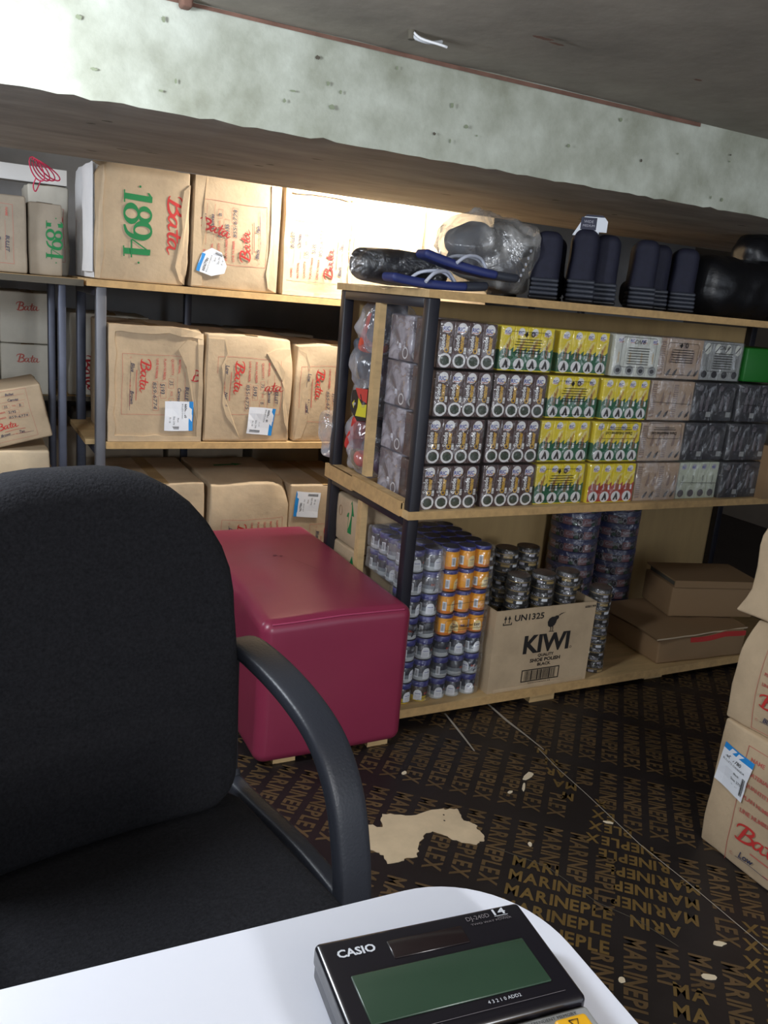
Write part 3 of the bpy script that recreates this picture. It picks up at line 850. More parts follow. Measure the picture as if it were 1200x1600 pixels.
# far left rack
LR = 'cartons on the far left rack'
carton('carton', 'cream carton with a red frame line on the far left rack, beside the white-sided carton', (.13, .25, .30), (.335, 3.475, 1.134), seed=31, mt='cardboard_pale', group=LR, front=Print().box(-.01, -.10, .05, .08, .0012, M['thin_red']).put(bata(M['red_ink'], .03, 1.6), .015, .06, -PI/2), amp=.006)
carton('carton', 'grey brown carton with a green print on top of the far left rack', (.10, .20, .225), (.298, 3.18, 1.134), seed=32, mt='cardboard_grey', group=LR, front=Print().put(q, .0, .06, -PI/2, .6))
carton('carton', 'greyish carton with printed panel at the left picture edge, top of far left rack', (.33, .36, .235), (.075, 3.24, 1.134), seed=33, mt='cardboard_grey', group=LR, front=Print().put(rot90(panel()), .02, .0, 0, .9))
carton('carton', 'brown carton tilted against the far left rack above the chair back', (.37, .28, .175), (.125, 3.09, .580), seed=34, mt='cardboard', group=LR, rot=(0, math.radians(-14), 0), amp=.006,
       front=Print().put(panel(hand=('Brown', 'Tan'), name='Bullet', material='Canvas'), .075, .005, 0, .66))
carton('carton', 'opened brown carton under the tilted one, above the chair back', (.42, .30, .10), (.08, 3.10, .474), seed=35, mt='cardboard_light', group=LR, amp=.007)
for k, (x, z) in enumerate(((.10, .662), (.42, .662), (.10, .862), (.42, .862))):
    carton('carton', ('pale grey carton, lower left of the four stacked behind the far left rack', 'pale grey carton, lower right of the four stacked behind the far left rack',
                      'pale grey carton, upper left of the four stacked behind the far left rack', 'pale grey carton, upper right of the four stacked behind the far left rack')[k],
           (.20, .30, .195), (-.0+(.02 if k % 2 == 0 else .225)+0.06, 3.80, z), seed=40+k, mt='cardboard_pale', group='pale cartons behind the far left rack', amp=.003,
           front=Print().put(bata(M['thin_red'], .03, 1.4), -.04, .03) if k in (1, 3) else None)
# coil of red string
g = G(); r = random.Random(5)
for k in range(4):
    cx = .29+.012*k-.018; a0 = r.random()
    g.tube([(cx+(.022+.004*k)*math.cos(a+a0), 3.05+.008*math.sin(2*a)+.006*k, 1.455+(.034-.003*k)*math.sin(a)) for a in [2*PI*j/20 for j in range(20)]], .0022, 'red_string', 6, True)
g.tube(crom([(.27, 3.05, 1.43), (.262, 3.06, 1.405), (.27, 3.07, 1.39), (.285, 3.06, 1.425)], 5), .002, 'red_string', 6)
g.obj('string_coil', label='loose loop of red string on top of the far left cartons', category='string')

# stack at the right edge
RS = 'cartons stacked at the right edge'
pp = Print().put(panel(hand=('Low', 'Tan')), -.02, -.015, 0, 1.25)
carton('carton', 'bottom carton of the stack at the right edge, with a white delivery label', (.44, .40, .315), (1.735, .955, .0), -PI/2, seed=51, front=pp, group=RS, amp=.006, bulge=.012,
       sticker=(sticker_print(.085, .105), -.165, .055, -.12))
carton('carton', 'middle carton of the stack at the right edge, with a sagging top', (.43, .40, .245), (1.745, .965, .315), -PI/2, seed=52, front=Print().put(panel(), -.048, -.0, 0, .98), group=RS, amp=.006, bulge=.010, dents=((-.21, -.2, .245, .09, .01, .03, -.01),))
carton('carton', 'top carton of the stack at the right edge, crumpled along its base', (.42, .40, .26), (1.755, .985, .56), -PI/2, seed=53, front=Print().box(-.10, -.115, .20, .085, .0016, M['thin_red']), group=RS, amp=.007, bulge=.010, dents=((-.21, -.2, .26, .09, .02, .03, -.02), (-.21, -.2, 0, .06, -.02, -.012, .0)))

# cartons behind the divider slat in the shelf's left side
rec = Print().ring(-.05, .03, .012, .016, .0012, .0012, M['cardboard_in'], 16)
rec.poly([(.0, .02), (.022, .075), (.05, .03), (.036, .03), (.036, -.03), (.012, -.03), (.012, .02)], M['green_ink'])
carton('carton', 'brown carton with a green upward arrow, upper one beside the ottoman', (.22, .28, .15), (1.235, 2.305, .40), -PI/2, seed=61, front=rec, group='cartons in the shelf side', tape=False)
carton('carton', 'brown carton with red print below the green-arrow carton', (.22, .28, .34), (1.235, 2.305, .055), -PI/2, seed=62, front=Print().poly([(.03, .10), (.052, .155), (.08, .11), (.066, .11), (.066, .05), (.042, .05), (.042, .10)], M['green_ink']).put(bata(M['red_ink'], .04, 1.4), -.1, .06, -1.2), group='cartons in the shelf side', tape=False)

# right end of the bottom shelf
red = Print().rect(-.06, .026, .19, .043, M['red_ink'], 8, 1)
carton('carton', 'long flattened brown carton with red tape, right end of the bottom board', (.38, .32, .092), (2.285, 2.046, .05), math.radians(-4), seed=63, front=red, group=None, amp=.008, tape=False, mt='cardboard_in')
g = G(); n = 10
vs = [(2.055+.43*i/n, 1.885+.325*j/4, .154+.004*noise.noise((i*.6, j, 2))+(-.006 if j == 0 else 0)) for j in range(5) for i in range(n+1)]
fs = [(j*(n+1)+i, j*(n+1)+i+1, (j+1)*(n+1)+i+1, (j+1)*(n+1)+i) for j in range(4) for i in range(n)]
g.add(vs, fs, 'cardboard_in', True); g.add([(a, b, c-.005) for a, b, c in vs], [tuple(reversed(f)) for f in fs], 'cardboard_in', True)
ed = [i for i in range(n)]
g.add([vs[i] for i in range(n+1)]+[(vs[i][0], vs[i][1], vs[i][2]-.005) for i in range(n+1)], [(i+n+1, i+n+2, i+1, i) for i in range(n)], 'cardboard_light')
g.obj('cardboard_sheet', label='loose flat cardboard sheet lying on the long carton', category='cardboard sheet')
t = empty('carton', 'small open carton with a half-raised lid on the cardboard sheet', 'carton', (2.425, 2.075, .157), math.radians(-16))
g = G(); g.rbox((0, 0, .055), (.33, .20, .110), .004, 'cardboard_in', (4, 4, 3), 1); g.obj('box_body', t)
g = G(); g.bx((-.165, -.104, .132), (.17, .10, .137), 'cardboard_in'); g.bx((-.165, -.108, .112), (.17, -.104, .137), 'cardboard_in'); g.bx((-.150, -.095, .110), (.160, .095, .131), 'stain_dark'); g.obj('lid', t)
# ------------------------------------------------------------------ shrink-wrapped cleaner packs
PH = .118
RIC = Print()
def badge(p, cx, cy, r, k=1.0):
    p.ell(cx+r*.12, cy+r*.1, r, r, M['ric_white']); p.rect(cx-r*1.0, cy-r*.75, cx+r*.5, cy+r*.35, M['ric_white'])
    p.text('RIC', cx-r*.88, cy-r*.42, r*.72, M['ric_blue'], w=r*1.5, bold=.03)
    p.line([(cx-r*.8, cy-r*.62), (cx+r*.6, cy-r*.62)], r*.14, M['ric_red']); p.ell(cx+r*.78, cy-r*.42, r*.16, r*.16, M['ric_gold'], 8)
def face_brown():
    p = Print(); w = .0435
    badge(p, .0215, .1005, .0138)
    p.text('Suede', .0170, .045, .0125, M['ric_white'], bold=.03, ang=PI/2, w=.040)
    p.text('Cleaner', .0300, .039, .0125, M['ric_gold'], bold=.05, ang=PI/2, w=.046)
    p.rect(.0325, .038, .0395, .054, M['ric_white']); p.text('75', .0382, .040, .004, M['black_ink'], ang=PI/2, bold=.02)
    p.ring(.0215, .0195, .0165, .0155, .0028, .0028, M['ric_white'])
    p.poly([(.0075, .022), (.011, .030), (.017, .028), (.022, .031), (.028, .027), (.034, .022), (.0355, .013), (.028, .009), (.018, .0085), (.010, .013)], M['ric_darkgreen'])
    return p
def face_yellow(low='ric_green'):
    p = Print(); w = .0435
    p.poly([(0, .004), (w, .004), (w, .064), (w*.72, .054), (w*.45, .066), (0, .050)], M[low])
    badge(p, .0205, .1030, .0105)
    p.poly([(.010, .058), (.024, .088), (.036, .092), (.026, .062)], M['ric_cream']); p.poly([(.018, .058), (.030, .086), (.034, .078), (.026, .058)], M['ric_gold'])
    p.text('Suede', .0150, .040, .006, M['ric_white'], ang=PI/2, w=.026, bold=.02); p.text('Cleaner', .0255, .036, .009, M['ric_rust'], ang=PI/2, w=.036, bold=.03)
    p.rect(.030, .040, .0365, .054, M['ric_white'])
    p.ell(.0215, .0185, .0175, .0165, M['ric_white'], 24)
    p.poly([(.011, .008), (.017, .020), (.022, .032), (.0275, .024), (.031, .008), (.0245, .008), (.0225, .016), (.019, .008)], M['shoe_dark'])
    return p
def face_white():
    p = Print(); badge(p, .0205, .1030, .0105)
    p.text('Leather', .02, .040, .007, M['ric_gold'], ang=PI/2); p.ell(.0215, .0185, .015, .014, M['grey_box']); p.ell(.0215, .0175, .008, .006, M['charcoal_box'])
    return p
def face_tan():
    p = Print(); w = .087
    p.rect(.004, .01, .022, .108, M['tan_dark'], 1, 1)
    for k in range(14): p.rect(.005, .016+k*.0065, .021, .0185+k*.0065, M['tan_box'])
    for x in (.036, .062):
        p.poly([(x, .012), (x+.004, .008), (x+.012, .014), (x+.018, .028), (x+.016, .030), (x+.006, .022)], M['shoe_dark'])
        p.poly([(x+.004, .05), (x+.010, .072), (x+.014, .09), (x+.018, .07), (x+.016, .05), (x+.008, .044)], M['tan_dark'])
    return p
def face_dark():
    p = Print(); badge(p, .025, .1, .009)
    p.items = [(a, b, M['charcoal_print'], e) for a, b, c, e in p.items]
    for x in (.032, .056): p.poly([(x, .03), (x+.01, .03), (x+.012, .075), (x+.004, .085), (x-.002, .06)], M['charcoal_print'])
    p.rect(.062, .012, .082, .028, M['grey_box'])
    return p
def face_grey(oval=True):
    p = Print()
    p.ell(.0215, .095, .013, .017, M['white_box']); p.line([(.012, .085), (.03, .105)], .004, M['charcoal_print'])
    p.text('Creame', .024, .042, .006, M['charcoal_box'], ang=PI/2); p.ell(.0215, .018, .012, .011, M['charcoal_box'])
    return p
def face_mint():
    p = Print(); badge(p, .0205, .1030, .009); p.items = [(a, b, M['silver_ink'] if c != M['ric_blue'] else c, e) for a, b, c, e in p.items]
    p.text('Cream', .025, .045, .008, M['charcoal_box'], ang=PI/2); p.ell(.0215, .018, .013, .012, M['charcoal_print'])
    return p
def wrap_print(kind):
    p = Print(); I = M['black_ink']
    if kind == 0: return p
    if kind == 1:      # framed block of small print
        p.box(-.062, .012, .062, .105, .0011, I, .008)
        for k in range(6): p.rect(-.045+.004*(k % 3), .048+k*.0072, .045-.003*(k % 2), .0500+k*.0072, I)
        p.poly([(-.016, .098), (-.008, .106), (-.004, .098), (-.010, .090)], I); p.ring(.012, .099, .005, .006, .0014, .0014, I, 12)
    if kind == 2:      # upside-down firm name in a rounded frame
        p.box(-.068, .070, .068, .116, .0011, I, .008)
        p.put(Print().text('Danic Industries Ltd', 0, 0, .009, I, w=.10, bold=.02, align='c'), 0, .090, PI)
        p.rect(-.045, .096, .045, .098, I); p.rect(-.04, .102, .04, .1035, I)
    if kind == 3:
        p.box(-.065, .028, .065, .112, .0011, I, .008); p.text('DN 8', 0, .094, .012, I, shear=.3, align='c')
        for k in range(7): p.rect(-.04, .036+k*.0075, .04, .038+k*.0075, I)
    if kind == 4:
        p.line([(-.078, .055), (.078, .050)], .0012, I); p.line([(.07, .005), (.07, .055)], .0010, I)
    return p
UNIT = {}
def unit_mesh(kind):
    if kind in UNIT: return UNIT[kind]
    col, face, n = dict(brown=('ric_brown', face_brown, 4), yellow=('ric_yellow', face_yellow, 4), red=('ric_yellow', lambda: face_yellow('ric_red'), 4), white=('white_box', face_white, 4), tan=('tan_box', face_tan, 2),
                        dark=('charcoal_box', face_dark, 2), grey=('grey_box', face_grey, 4), mint=('mint_box', face_mint, 4))[kind]
    w = .174/n
    g = G(); g.rbox((0, 0, PH/2), (w-.0006, .126, PH), .0022, col, 1, 1, False)
    P = face()
    g.prn(P, (-w/2, -.063, 0), (1, 0, 0), (0, 0, 1), (0, -1, 0), .0005)
    if kind == 'yellow': g.prn(Print().rect(-.063, .004, .063, .055, M['ric_green']), (-w/2, 0, 0), (0, -1, 0), (0, 0, 1), (-1, 0, 0), .0004)
    if kind == 'brown':
        q2 = Print().ring(.03, .02, .014, .014, .002, .002, M['ric_white']).rect(-.01, .03, .004, .044, M['label_white']).text('Suede Cleaner', -.03, .05, .008, M['charcoal_print'], ang=PI/2).text('Cleaner', .045, .04, .012, M['ric_gold'], ang=PI/2)
        q2.ell(.03, .095, .011, .011, M['silver_ink'])
        for k in range(9): q2.rect(-.055+k*.0028, .03, -.0537+k*.0028, .09, M['charcoal_print'])
        g.prn(q2, (-w/2, 0, 0), (0, -1, 0), (0, 0, 1), (-1, 0, 0), .0004)
    UNIT[kind] = (g.mesh('bottle_box'), n, w)
    return UNIT[kind]
WRAP = {}
def wrap_mesh(kind, seed, milky):
    key = (kind, seed % 4, milky)
    if key in WRAP: return WRAP[key]
    g = G()
    def D(p):
        a = noise.noise_vector(Vector((p.x*26, p.y*26, p.z*26))+Vector((seed % 4*7, 3, 1)))*.0016
        q = Vector(p); e = Vector((p.x/.089, p.y/.066, (p.z-PH/2)/.061))
        for i in range(3):
            if abs(e[i]) > .97: q[i] += math.copysign(abs(a[i]), e[i])
        return q
    g.fn = D
    g.rbox((0, 0, PH/2), (.178, .132, PH+.0045), .004, ('wrap_side' if milky == 2 else 'wrap_milky' if milky else 'wrap'), (14, 6, 10), 1)
    g.fn = None
    g.prn(wrap_print(kind), (0, -.0680, 0), (1, 0, 0), (0, 0, 1), (0, -1, 0), .0010)
    WRAP[key] = g.mesh('shrink_wrap')
    return WRAP[key]
def pack(kind, x, y, z, label, wk=0, seed=0, milky=False, rz=0.0, group='wrapped cleaner packs on the middle board'):
    me, n, w = unit_mesh(kind)
    t = empty('cleaner_pack', label, 'pack', (x, y, z), rz, group)
    for k in range(n):
        o = link('bottle_box', me, t, (-.174/2+w*(k+.5), 0, 0))
    link('shrink_wrap', wrap_mesh(wk, seed, milky), t)
    return t
names = dict(brown='dark brown', yellow='yellow and green', red='yellow and red', white='white', tan='tan', dark='charcoal black', grey='silver grey', mint='pale grey green')
ROWS = [(0, [('brown', 1.198, 0), ('yellow', 1.388, 1), ('yellow', 1.586, 4), ('white', 1.776, 3), ('tan', 1.952, 1), ('grey', 2.128, 3)]),
        (1, [('brown', 1.200, 4), ('brown', 1.384, 0), ('yellow', 1.570, 1), ('yellow', 1.758, 0), ('tan', 1.944, 4), ('dark', 2.126, 0), ('dark', 2.312, 4)]),
        (2, [('brown', 1.192, 4), ('brown', 1.380, 0), ('yellow', 1.562, 4), ('yellow', 1.750, 2), ('tan', 1.932, 2), ('dark', 2.116, 0), ('dark', 2.300, 0)]),
        (3, [('brown', 1.190, 4), ('brown', 1.384, 0), ('yellow', 1.566, 1), ('red', 1.756, 0), ('tan', 1.940, 0), ('mint', 2.118, 4), ('dark', 2.300, 0)])]
rown = ['top row', 'second row', 'third row', 'bottom row']
ordn = ['first', 'second', 'third', 'fourth', 'fifth', 'sixth', 'seventh']
for rI, row in ROWS:
    z = .6245 + (3-rI)*.1255
    for k, (kind, x, wk) in enumerate(row):
        pack(kind, x, SY+.075+.004*((rI*3+k) % 3), z, '%s wrapped pack, %s from the left in the %s of cleaner packs' % (names[kind], ordn[k], rown[rI]), wk, rI+k, kind in ('white', 'tan', 'grey', 'mint') and k % 2 == 0)
for rI in range(4):
    z = .6245 + (3-rI)*.1255
    pack('brown', 1.196, SY+.212, z, 'brown pack in cloudy wrap beside the wooden slat, %s' % ('topmost', 'second from top', 'third from top', 'lowest')[rI], 0, rI, 2, group='brown packs behind the front row')
# green box standing at the right on the packs
g = G(); g.rbox((2.36, 1.99, 1.055), (.26, .2, .105), .004, 'green_box', 2, 1)
g.obj('shoe_box', label='plain green box on the charcoal packs at the shelf right end', category='box')
pack('dark', 2.33, SY+.21, .6245+.1255*2, 'charcoal black pack under the green box, behind the row', 0, 2)

# ------------------------------------------------------------------ jars in shrink wrap
JR, JH = .0262, .0625
def jar_parts(kind, R, var):
    g = G()
    k = R/.0262
    if kind == 'dark':
        g.lathe([(R*.90, 0), (R*.97, .002), (R*.98, .013)], 'jar_pale', 18); g.lathe([(R*.98, .013), (R*.98, .024)], 'jar_mid', 18, cap=False); g.lathe([(R*.98, .024), (R*.98, .044), (R*.86, .048)], 'jar_dark', 18)
    elif kind == 'orange':
        g.lathe([(R*.90, 0), (R*.97, .002), (R*.98, .009)], 'jar_deep_orange', 18); g.lathe([(R*.98, .009), (R*.98, .044), (R*.88, .048)], 'jar_orange', 18)
    else:
        g.lathe([(R*.90, 0), (R*.97, .002), (R*.98, .018)], 'jar_yellow', 18); g.lathe([(R*.98, .018), (R*.98, .044), (R*.86, .048)], 'jar_brown', 18)
    p = Print()
    lw = M['label_white'] if kind != 'orange' else M['jar_cream']
    arch = [(-.012, .006), (.012, .006), (.012, .024), (.010, .031), (.005, .036), (0, .0375), (-.005, .036), (-.010, .031), (-.012, .024)]
    if var != 3:
        vs = []; n = 8
        for i in range(n+1):
            x = -.0125+.025*i/n; hh = .024+.0135*math.sqrt(max(0, 1-(x/.0126)**2)); vs += [(x, .006), (x, hh)]
        p.raw(vs, [(2*i, 2*i+2, 2*i+3, 2*i+1) for i in range(n)], lw)
        p.text('neutral', 0, .024, .0042, M['ric_blue'], w=.015, bold=.02, align='c')
        for q3 in range(3): p.rect(-.008, .010+q3*.004, .008, .0112+q3*.004, M['silver_ink'], 3)
    dx = .031
    if kind != 'orange': p.line([(dx-.004, .008, .002), (dx, .016, .006), (dx+.004, .03, .004), (dx+.007, .042, .002)], 0, M['jar_dark'], smooth=True)
    p.text('RIC', dx-.012, .023, .006, M['ric_red'] if kind != 'orange' else M['ric_blue'], w=.013, bold=.03)
    p.rect(-dx-.006, .010, -dx+.006, .036, M['label_white'], 3); p.bars(-dx-.005, .014, -dx+.005, .033, M['black_ink'], 9, 4)
    gl = G(); gl.prn(p, (0, 0, 0), (1, 0, 0), (0, 0, 1), (0, -1, 0), .0004, wrap=R*.985)
    g2 = G()
    lo = .052 if kind == 'orange' else .0465
    if kind == 'orange': g.lathe([(R*.96, .044), (R*.96, .052)], 'jar_orange', 18, cap=False)
    g2.lathe([(R*.93, lo-.001), (R, lo), (R, .0605), (R*.95, .0625)], 'lid_blue', 20, cap=False); g2.lathe([(R*.95, .0625), (R*.0, .0625)], 'lid_top_shaded', 20, cap=False)
    return g.mesh('jar'), gl.mesh('label'), g2.mesh('lid')
JM = {}
def jarpack(kind, x0, nx, pitch, ndeep, z, label, seed, print_=0, milky_side=False):
    rr = random.Random(seed); R = min(.0268, pitch/2-.0003)
    t = empty('jar_pack', label, 'pack', (x0, SY+.018, z), 0, 'wrapped packs of shoe cream jars')
    for j in range(ndeep):
        for i in range(nx):
            var = rr.choice((0, 0, 1, 2, 3))
            key = (kind, round(R, 4), var == 3)
            if key not in JM: JM[key] = jar_parts(kind, R, 3 if var == 3 else 0)
            a, b, c = JM[key]
            o = link('jar', a, t, (pitch*(i+.5), .028+.0535*j, 0), rr.choice((-1.1, -.6, -.2, .2, .6, 1.1)))
            link('printed_label', b, o); link('lid', c, o)
    w, d = pitch*nx, .0535*ndeep
    g = G()
    def D(p):
        a = noise.noise_vector(Vector((p.x*30, p.y*30, p.z*30+seed*5)))*.0016
        q = Vector(p); q.x += a.x; q.y -= abs(a.y)*.7
        fx = math.cos((p.x/pitch)*2*PI)      # the film dips between the jars
        if p.y < .004: q.y += .004*max(0, fx)
        return q
    g.fn = D
    g.rbox((w/2, d/2+.0005, .032), (w+.003, d+.004, .064), .005, 'wrap_milky' if milky_side else 'wrap', (nx*8, max(4, 3*ndeep), 5), 1)
    I = M['black_ink']; P = Print()
    if print_ == 1: P.box(.012, .018, w-.008, .048, .0010, I, .006); P.text('Danic Industries Ltd', w/2, .024, .008, I, w=w*.6, bold=.02, align='c')
    if print_ == 2: P.line([(.006, .012), (w*.5, .010), (w-.006, .020)], .0010, I, smooth=True)
    if print_ == 3: P.line([(.008, .05), (.012, .03), (w-.01, .034)], .0010, I)
    if print_: g.prn(P, (0, -.004, 0), (1, 0, 0), (0, 0, 1), (0, -1, 0), .0008)
    g.obj('shrink_wrap', t)
    return t
LZ = .066
for k in range(7):
    z = .0485+LZ*(6-k)
    deep = 5 if k < 2 else 2
    kd = 'yellow' if k == 6 else 'dark'
    jarpack(kd, 1.096, 2, .0565, deep, z, ('yellow-bottomed cream jars with blue lids, lowest pack beside the ottoman' if k == 6 else
            'pack of dark cream jars with blue lids behind the black post, %s layer' % ('top', 'second', 'third', 'fourth', 'fifth', 'sixth')[k]), 70+k, (0, 0, 0, 1, 0, 0, 2)[k], k < 2)
    kd = 'orange' if k < 4 else 'dark'
    jarpack(kd, 1.2125+.002*(k % 2), 3, .0525, 5 if k < 1 else 2, z, ('pack of orange cream jars, %s of the four orange layers' % ('topmost', 'second', 'third', 'lowest')[k]) if k < 4 else
            'pack of dark cream jars under the orange ones, %s' % ('uppermost', 'middle layer', 'lowest on the board')[k-4], 90+k, (0, 2, 3, 1, 0, 2, 0)[k])

# ------------------------------------------------------------------ polish tins and the open carton
TR, TH = .0355, .0285
def tin_mesh(R, H, seed, kind='black'):
    rr = random.Random(seed); g = G()
    if kind == 'black':
        g.lathe([(R*.95, 0), (R*.97, .001), (R*.97, H*.42)], 'tin_black', 22); g.lathe([(R*.965, H*.42), (R*.965, H*.52)], 'tin_gold', 22, cap=False)
        g.lathe([(R, H*.52), (R, H*.96), (R*.96, H)], 'tin_black', 22, cap=False); g.lathe([(R*.96, H), (R*.9, H-.001), (R*.0, H-.001)], 'tin_top', 22, cap=False)
        p = Print()
        for a in (-.055, 0, .055): p.text('BLACK', a-.014, H*.60, H*.22, M['silver_ink'], bold=.02)
        p.rect(.022, H*.1, .040, H*.40, M['label_white'], 4); p.rect(-.045, H*.1, -.028, H*.38, M['silver_ink'], 4)
        p.rect(-.016, H*.08, .012, H*.36, M['tin_gold'], 5)
    else:
        g.lathe([(R*.93, 0), (R*.97, .002), (R*.97, H*.55)], 'purple_tin', 26); g.lathe([(R, H*.55), (R, H*.97), (R*.97, H)], 'purple_blue', 26, cap=False); g.lathe([(R*.97, H), (R*.0, H)], 'purple_tin', 26, cap=False)
        p = Print()
        for a in (-.14, -.07, 0, .07, .14):
            p.rect(a-.032, H*.05, a+.002, H*.62, M['purple_pink'], 5); p.text('Cofari', a-.025, H*.26, H*.24, M['silver_ink'], bold=.02)
            p.rect(a+.006, H*.06, a+.02, H*.3, M['purple_green'], 3); p.ring(a+.03, H*.3, .007, H*.2, .0006, .0006, M['silver_ink'], 14)
            p.line([(a+.01, H*.6), (a+.02, H*.8), (a+.03, H*.62)], .001, M['silver_ink'])
    g.prn(p, (0, 0, 0), (1, 0, 0), (0, 0, 1), (0, -1, 0), .0004, wrap=R)
    return g.mesh('tin')
TIN = [tin_mesh(TR, TH, k) for k in range(2)]
PTIN = tin_mesh(.087, .0485, 9, 'purple')
def tinstack(x, y, z, n, label, group, R=TR, H=TH, meshes=None, name='tin_stack', lean=0.0):
    t = empty(name, label, 'tins', (x, y, z), 0, group)
    rr = random.Random(int(x*1000+y*77))
    for k in range(n): link('tin', (meshes or TIN)[k % len(meshes or TIN)], t, (lean*k+rr.uniform(-.001, .001), rr.uniform(-.001, .001), H*k), rr.uniform(-1.3, 1.3) if not meshes else rr.uniform(-.15, .15))
    g = G()
    prof = [(R*.9, -.0003)] + [(R+.0025+.0015*noise.noise((k*.9, x*9, y*5)), n*H*k/(n*2)) for k in range(n*2+1)] + [(R*.9, n*H+.002), (0.001, n*H+.0025)]
    def D(p): 
        a = noise.noise_vector(p*40)*.002
        return Vector((p.x+a.x+lean*p.z/H, p.y+a.y, p.z))
    g.fn = D
    g.lathe(prof, 'wrap', 24, cap=False)
    g.obj('shrink_wrap', t)
    return t
CX0, CX1, CY0, CY1 = 1.392, 1.765, SY+.004, SY+.205
t = empty('carton', 'open brown shoe polish carton with black bird print, full of black tins', 'carton', ((CX0+CX1)/2, (CY0+CY1)/2, .0485))
hw, hd, ch = (CX1-CX0)/2, (CY1-CY0)/2, .262
g = G(); th = .004
g.bx((-hw, -hd, 0), (hw, -hd+th, ch), 'cardboard'); g.bx((-hw, hd-th, 0), (hw, hd, ch), 'cardboard'); g.bx((-hw, -hd+th, 0), (-hw+th, hd-th, ch), 'cardboard'); g.bx((hw-th, -hd+th, 0), (hw, hd-th, ch), 'cardboard'); g.bx((-hw+th, -hd+th, 0), (hw-th, hd-th, th), 'cardboard')
p = Print(); I = M['black_ink']
p.text('UN1325', -.128, .226, .019, I, w=.108, bold=.025)
for x in (-.162, -.148): p.rect(x, .222, x+.0032, .238, I); p.poly([(x-.004, .234), (x+.0016, .246), (x+.0072, .234)], I)
p.rect(-.168, .216, -.136, .219, I); p.rect(-.168, .216, -.165, .224, I); p.rect(-.139, .216, -.136, .224, I)
p.text('688199', .134, .244, .0075, I, w=.042, bold=.02)
# bird
q4 = Print()
q4.poly([(-.022, .156), (-.014, .150), (.0, .150), (.010, .156), (.016, .166), (.019, .178), (.026, .183), (.028, .190), (.024, .196), (.014, .197), (.006, .193), (-.008, .193), (-.020, .186), (-.026, .172)], I)
q4.poly([(.022, .196), (.030, .195), (.036, .199), (.060, .208), (.036, .204)], I)
q4.line([(-.008, .152, .005), (-.006, .142, .004), (-.008, .131, .003)], 0, I); q4.line([(.002, .152, .005), (.004, .142, .004), (.002, .131, .003)], 0, I)
q4.line([(-.014, .131), (.0, .131)], .0025, I); q4.line([(-.004, .131), (.012, .1295)], .0025, I)
p.put(q4, .016, .180-.131*.76, 0, .76)
p.text('KIWI', -.082, .118, .055, I, w=.172, bold=.035)
p.ring(.098, .120, .0035, .0035, .0007, .0007, I, 12)
p.text('QUALITY', 0.006, .101, .0095, I, w=.060, bold=.03, align='c'); p.text('SHOE POLISH', .006, .085, .0110, I, w=.114, bold=.035, align='c'); p.text('BLACK', .004, .071, .0095, I, w=.050, bold=.03, align='c')
p.box(-.076, .022, .066, .062, .003, I); p.bars(-.064, .026, .054, .058, I, 26, 8); p.text('5000374065138', -.006, .015, .0035, I, w=.085, align='c')
pp = p
g.prn(pp, (0.008, -hd, 0), (1, 0, 0), (0, 0, 1), (0, -1, 0), .0006)
g.obj('box_body', t)
g = G(); g.rbox((.0, -hd-.0015, .006), (hw*2-.04, .003, .012), .001, 'cardboard', 1, 1); g.obj('bottom_fold', t)
KT = 'wrapped stacks of black polish tins'
for i, x in enumerate((1.505, 1.598, 1.690)):
    tinstack(x, SY+.070, .0535+TH*(0 if i else 0), 12, 'stack of black polish tins, %s of the front row in the open carton' % ('left', 'middle', 'right')[i], KT)
for i, x in enumerate((1.43, 1.515, 1.595)):
    tinstack(x, SY+.158-(.0), .0535, 14, 'taller stack of black polish tins at the rear of the open carton, %s' % ('left one', 'middle one', 'right one')[i], KT)
tinstack(1.838, SY+.062, .0485, 10, 'stack of black tins standing right beside the open carton', KT, lean=-.0012)
tinstack(1.79, SY+.16, .0485, 10, 'stack of black tins behind the one beside the carton', KT)
PT = 'tall wrapped stacks of purple tins'
for i, (x, y) in enumerate(((2.020, 2.322), (2.212, 2.322))):
    tinstack(x, y, .0485, 11, ('tall stack of dark purple tins nearest the back panel', 'tall stack of dark purple tins beside the long flattened carton')[i], PT, .087, .0485, [PTIN], lean=-.0008)

# ------------------------------------------------------------------ bagged shoes in the shelf side
def crumple(c, size, seed, mt, n=14, amp=.022, freq=9, name=None, sag=.0):
    g = G(); cx, cy, cz = c
    def D(p):
        q = Vector(p); d = (q-Vector(c))
        a = noise.noise(p*freq+Vector((seed, seed*2, 1)))+.6*noise.noise(p*freq*2.3+Vector((seed, 4, seed)))
        a2 = abs(noise.noise(p*freq*1.6+Vector((2, seed, 6))))
        e = Vector((d.x/size[0], d.y/size[1], d.z/size[2]))
        q += d.normalized()*(a*amp - a2*amp*.8)
        q.z -= sag*(e.x*e.x+e.y*e.y)*size[2]
        return q
    g.fn = D
    g.rbox(c, size, min(size)*.44, mt, (n, n, n), 5)
    return g
def bag(label, c, size, seed, content, mt='bag_clear', group='bagged shoes in the shelf side', name='plastic_bag', amp=.022):
    t = empty(name, label, 'bag', c, 0, group)
    crumple((0, 0, 0), size, seed, mt, 14, amp).obj('film', t)
    for (nm, off, sz, m_, rz) in content:
        g = G()
        def D(p, s=seed): return p+noise.noise_vector(p*14+Vector((s, 1, 2)))*.008
        g.fn = D
        g.rbox((0, 0, 0), sz, min(sz)*.45, m_, (5, 5, 5), 3)
        o = g.obj(nm, t, off); o.rotation_euler = (rz, 0, 0)
    return t
bx = 1.165
bag('clear bag of dark slippers with a green edge, top of the shelf side', (bx, 2.285, 1.075), (.16, .19, .16), 1, [('slipper', (-.01, -.01, .02), (.10, .05, .14), 'stuff_slate', .5), ('slipper', (-.02, .03, -.02), (.09, .03, .13), 'stuff_orange', .5)])
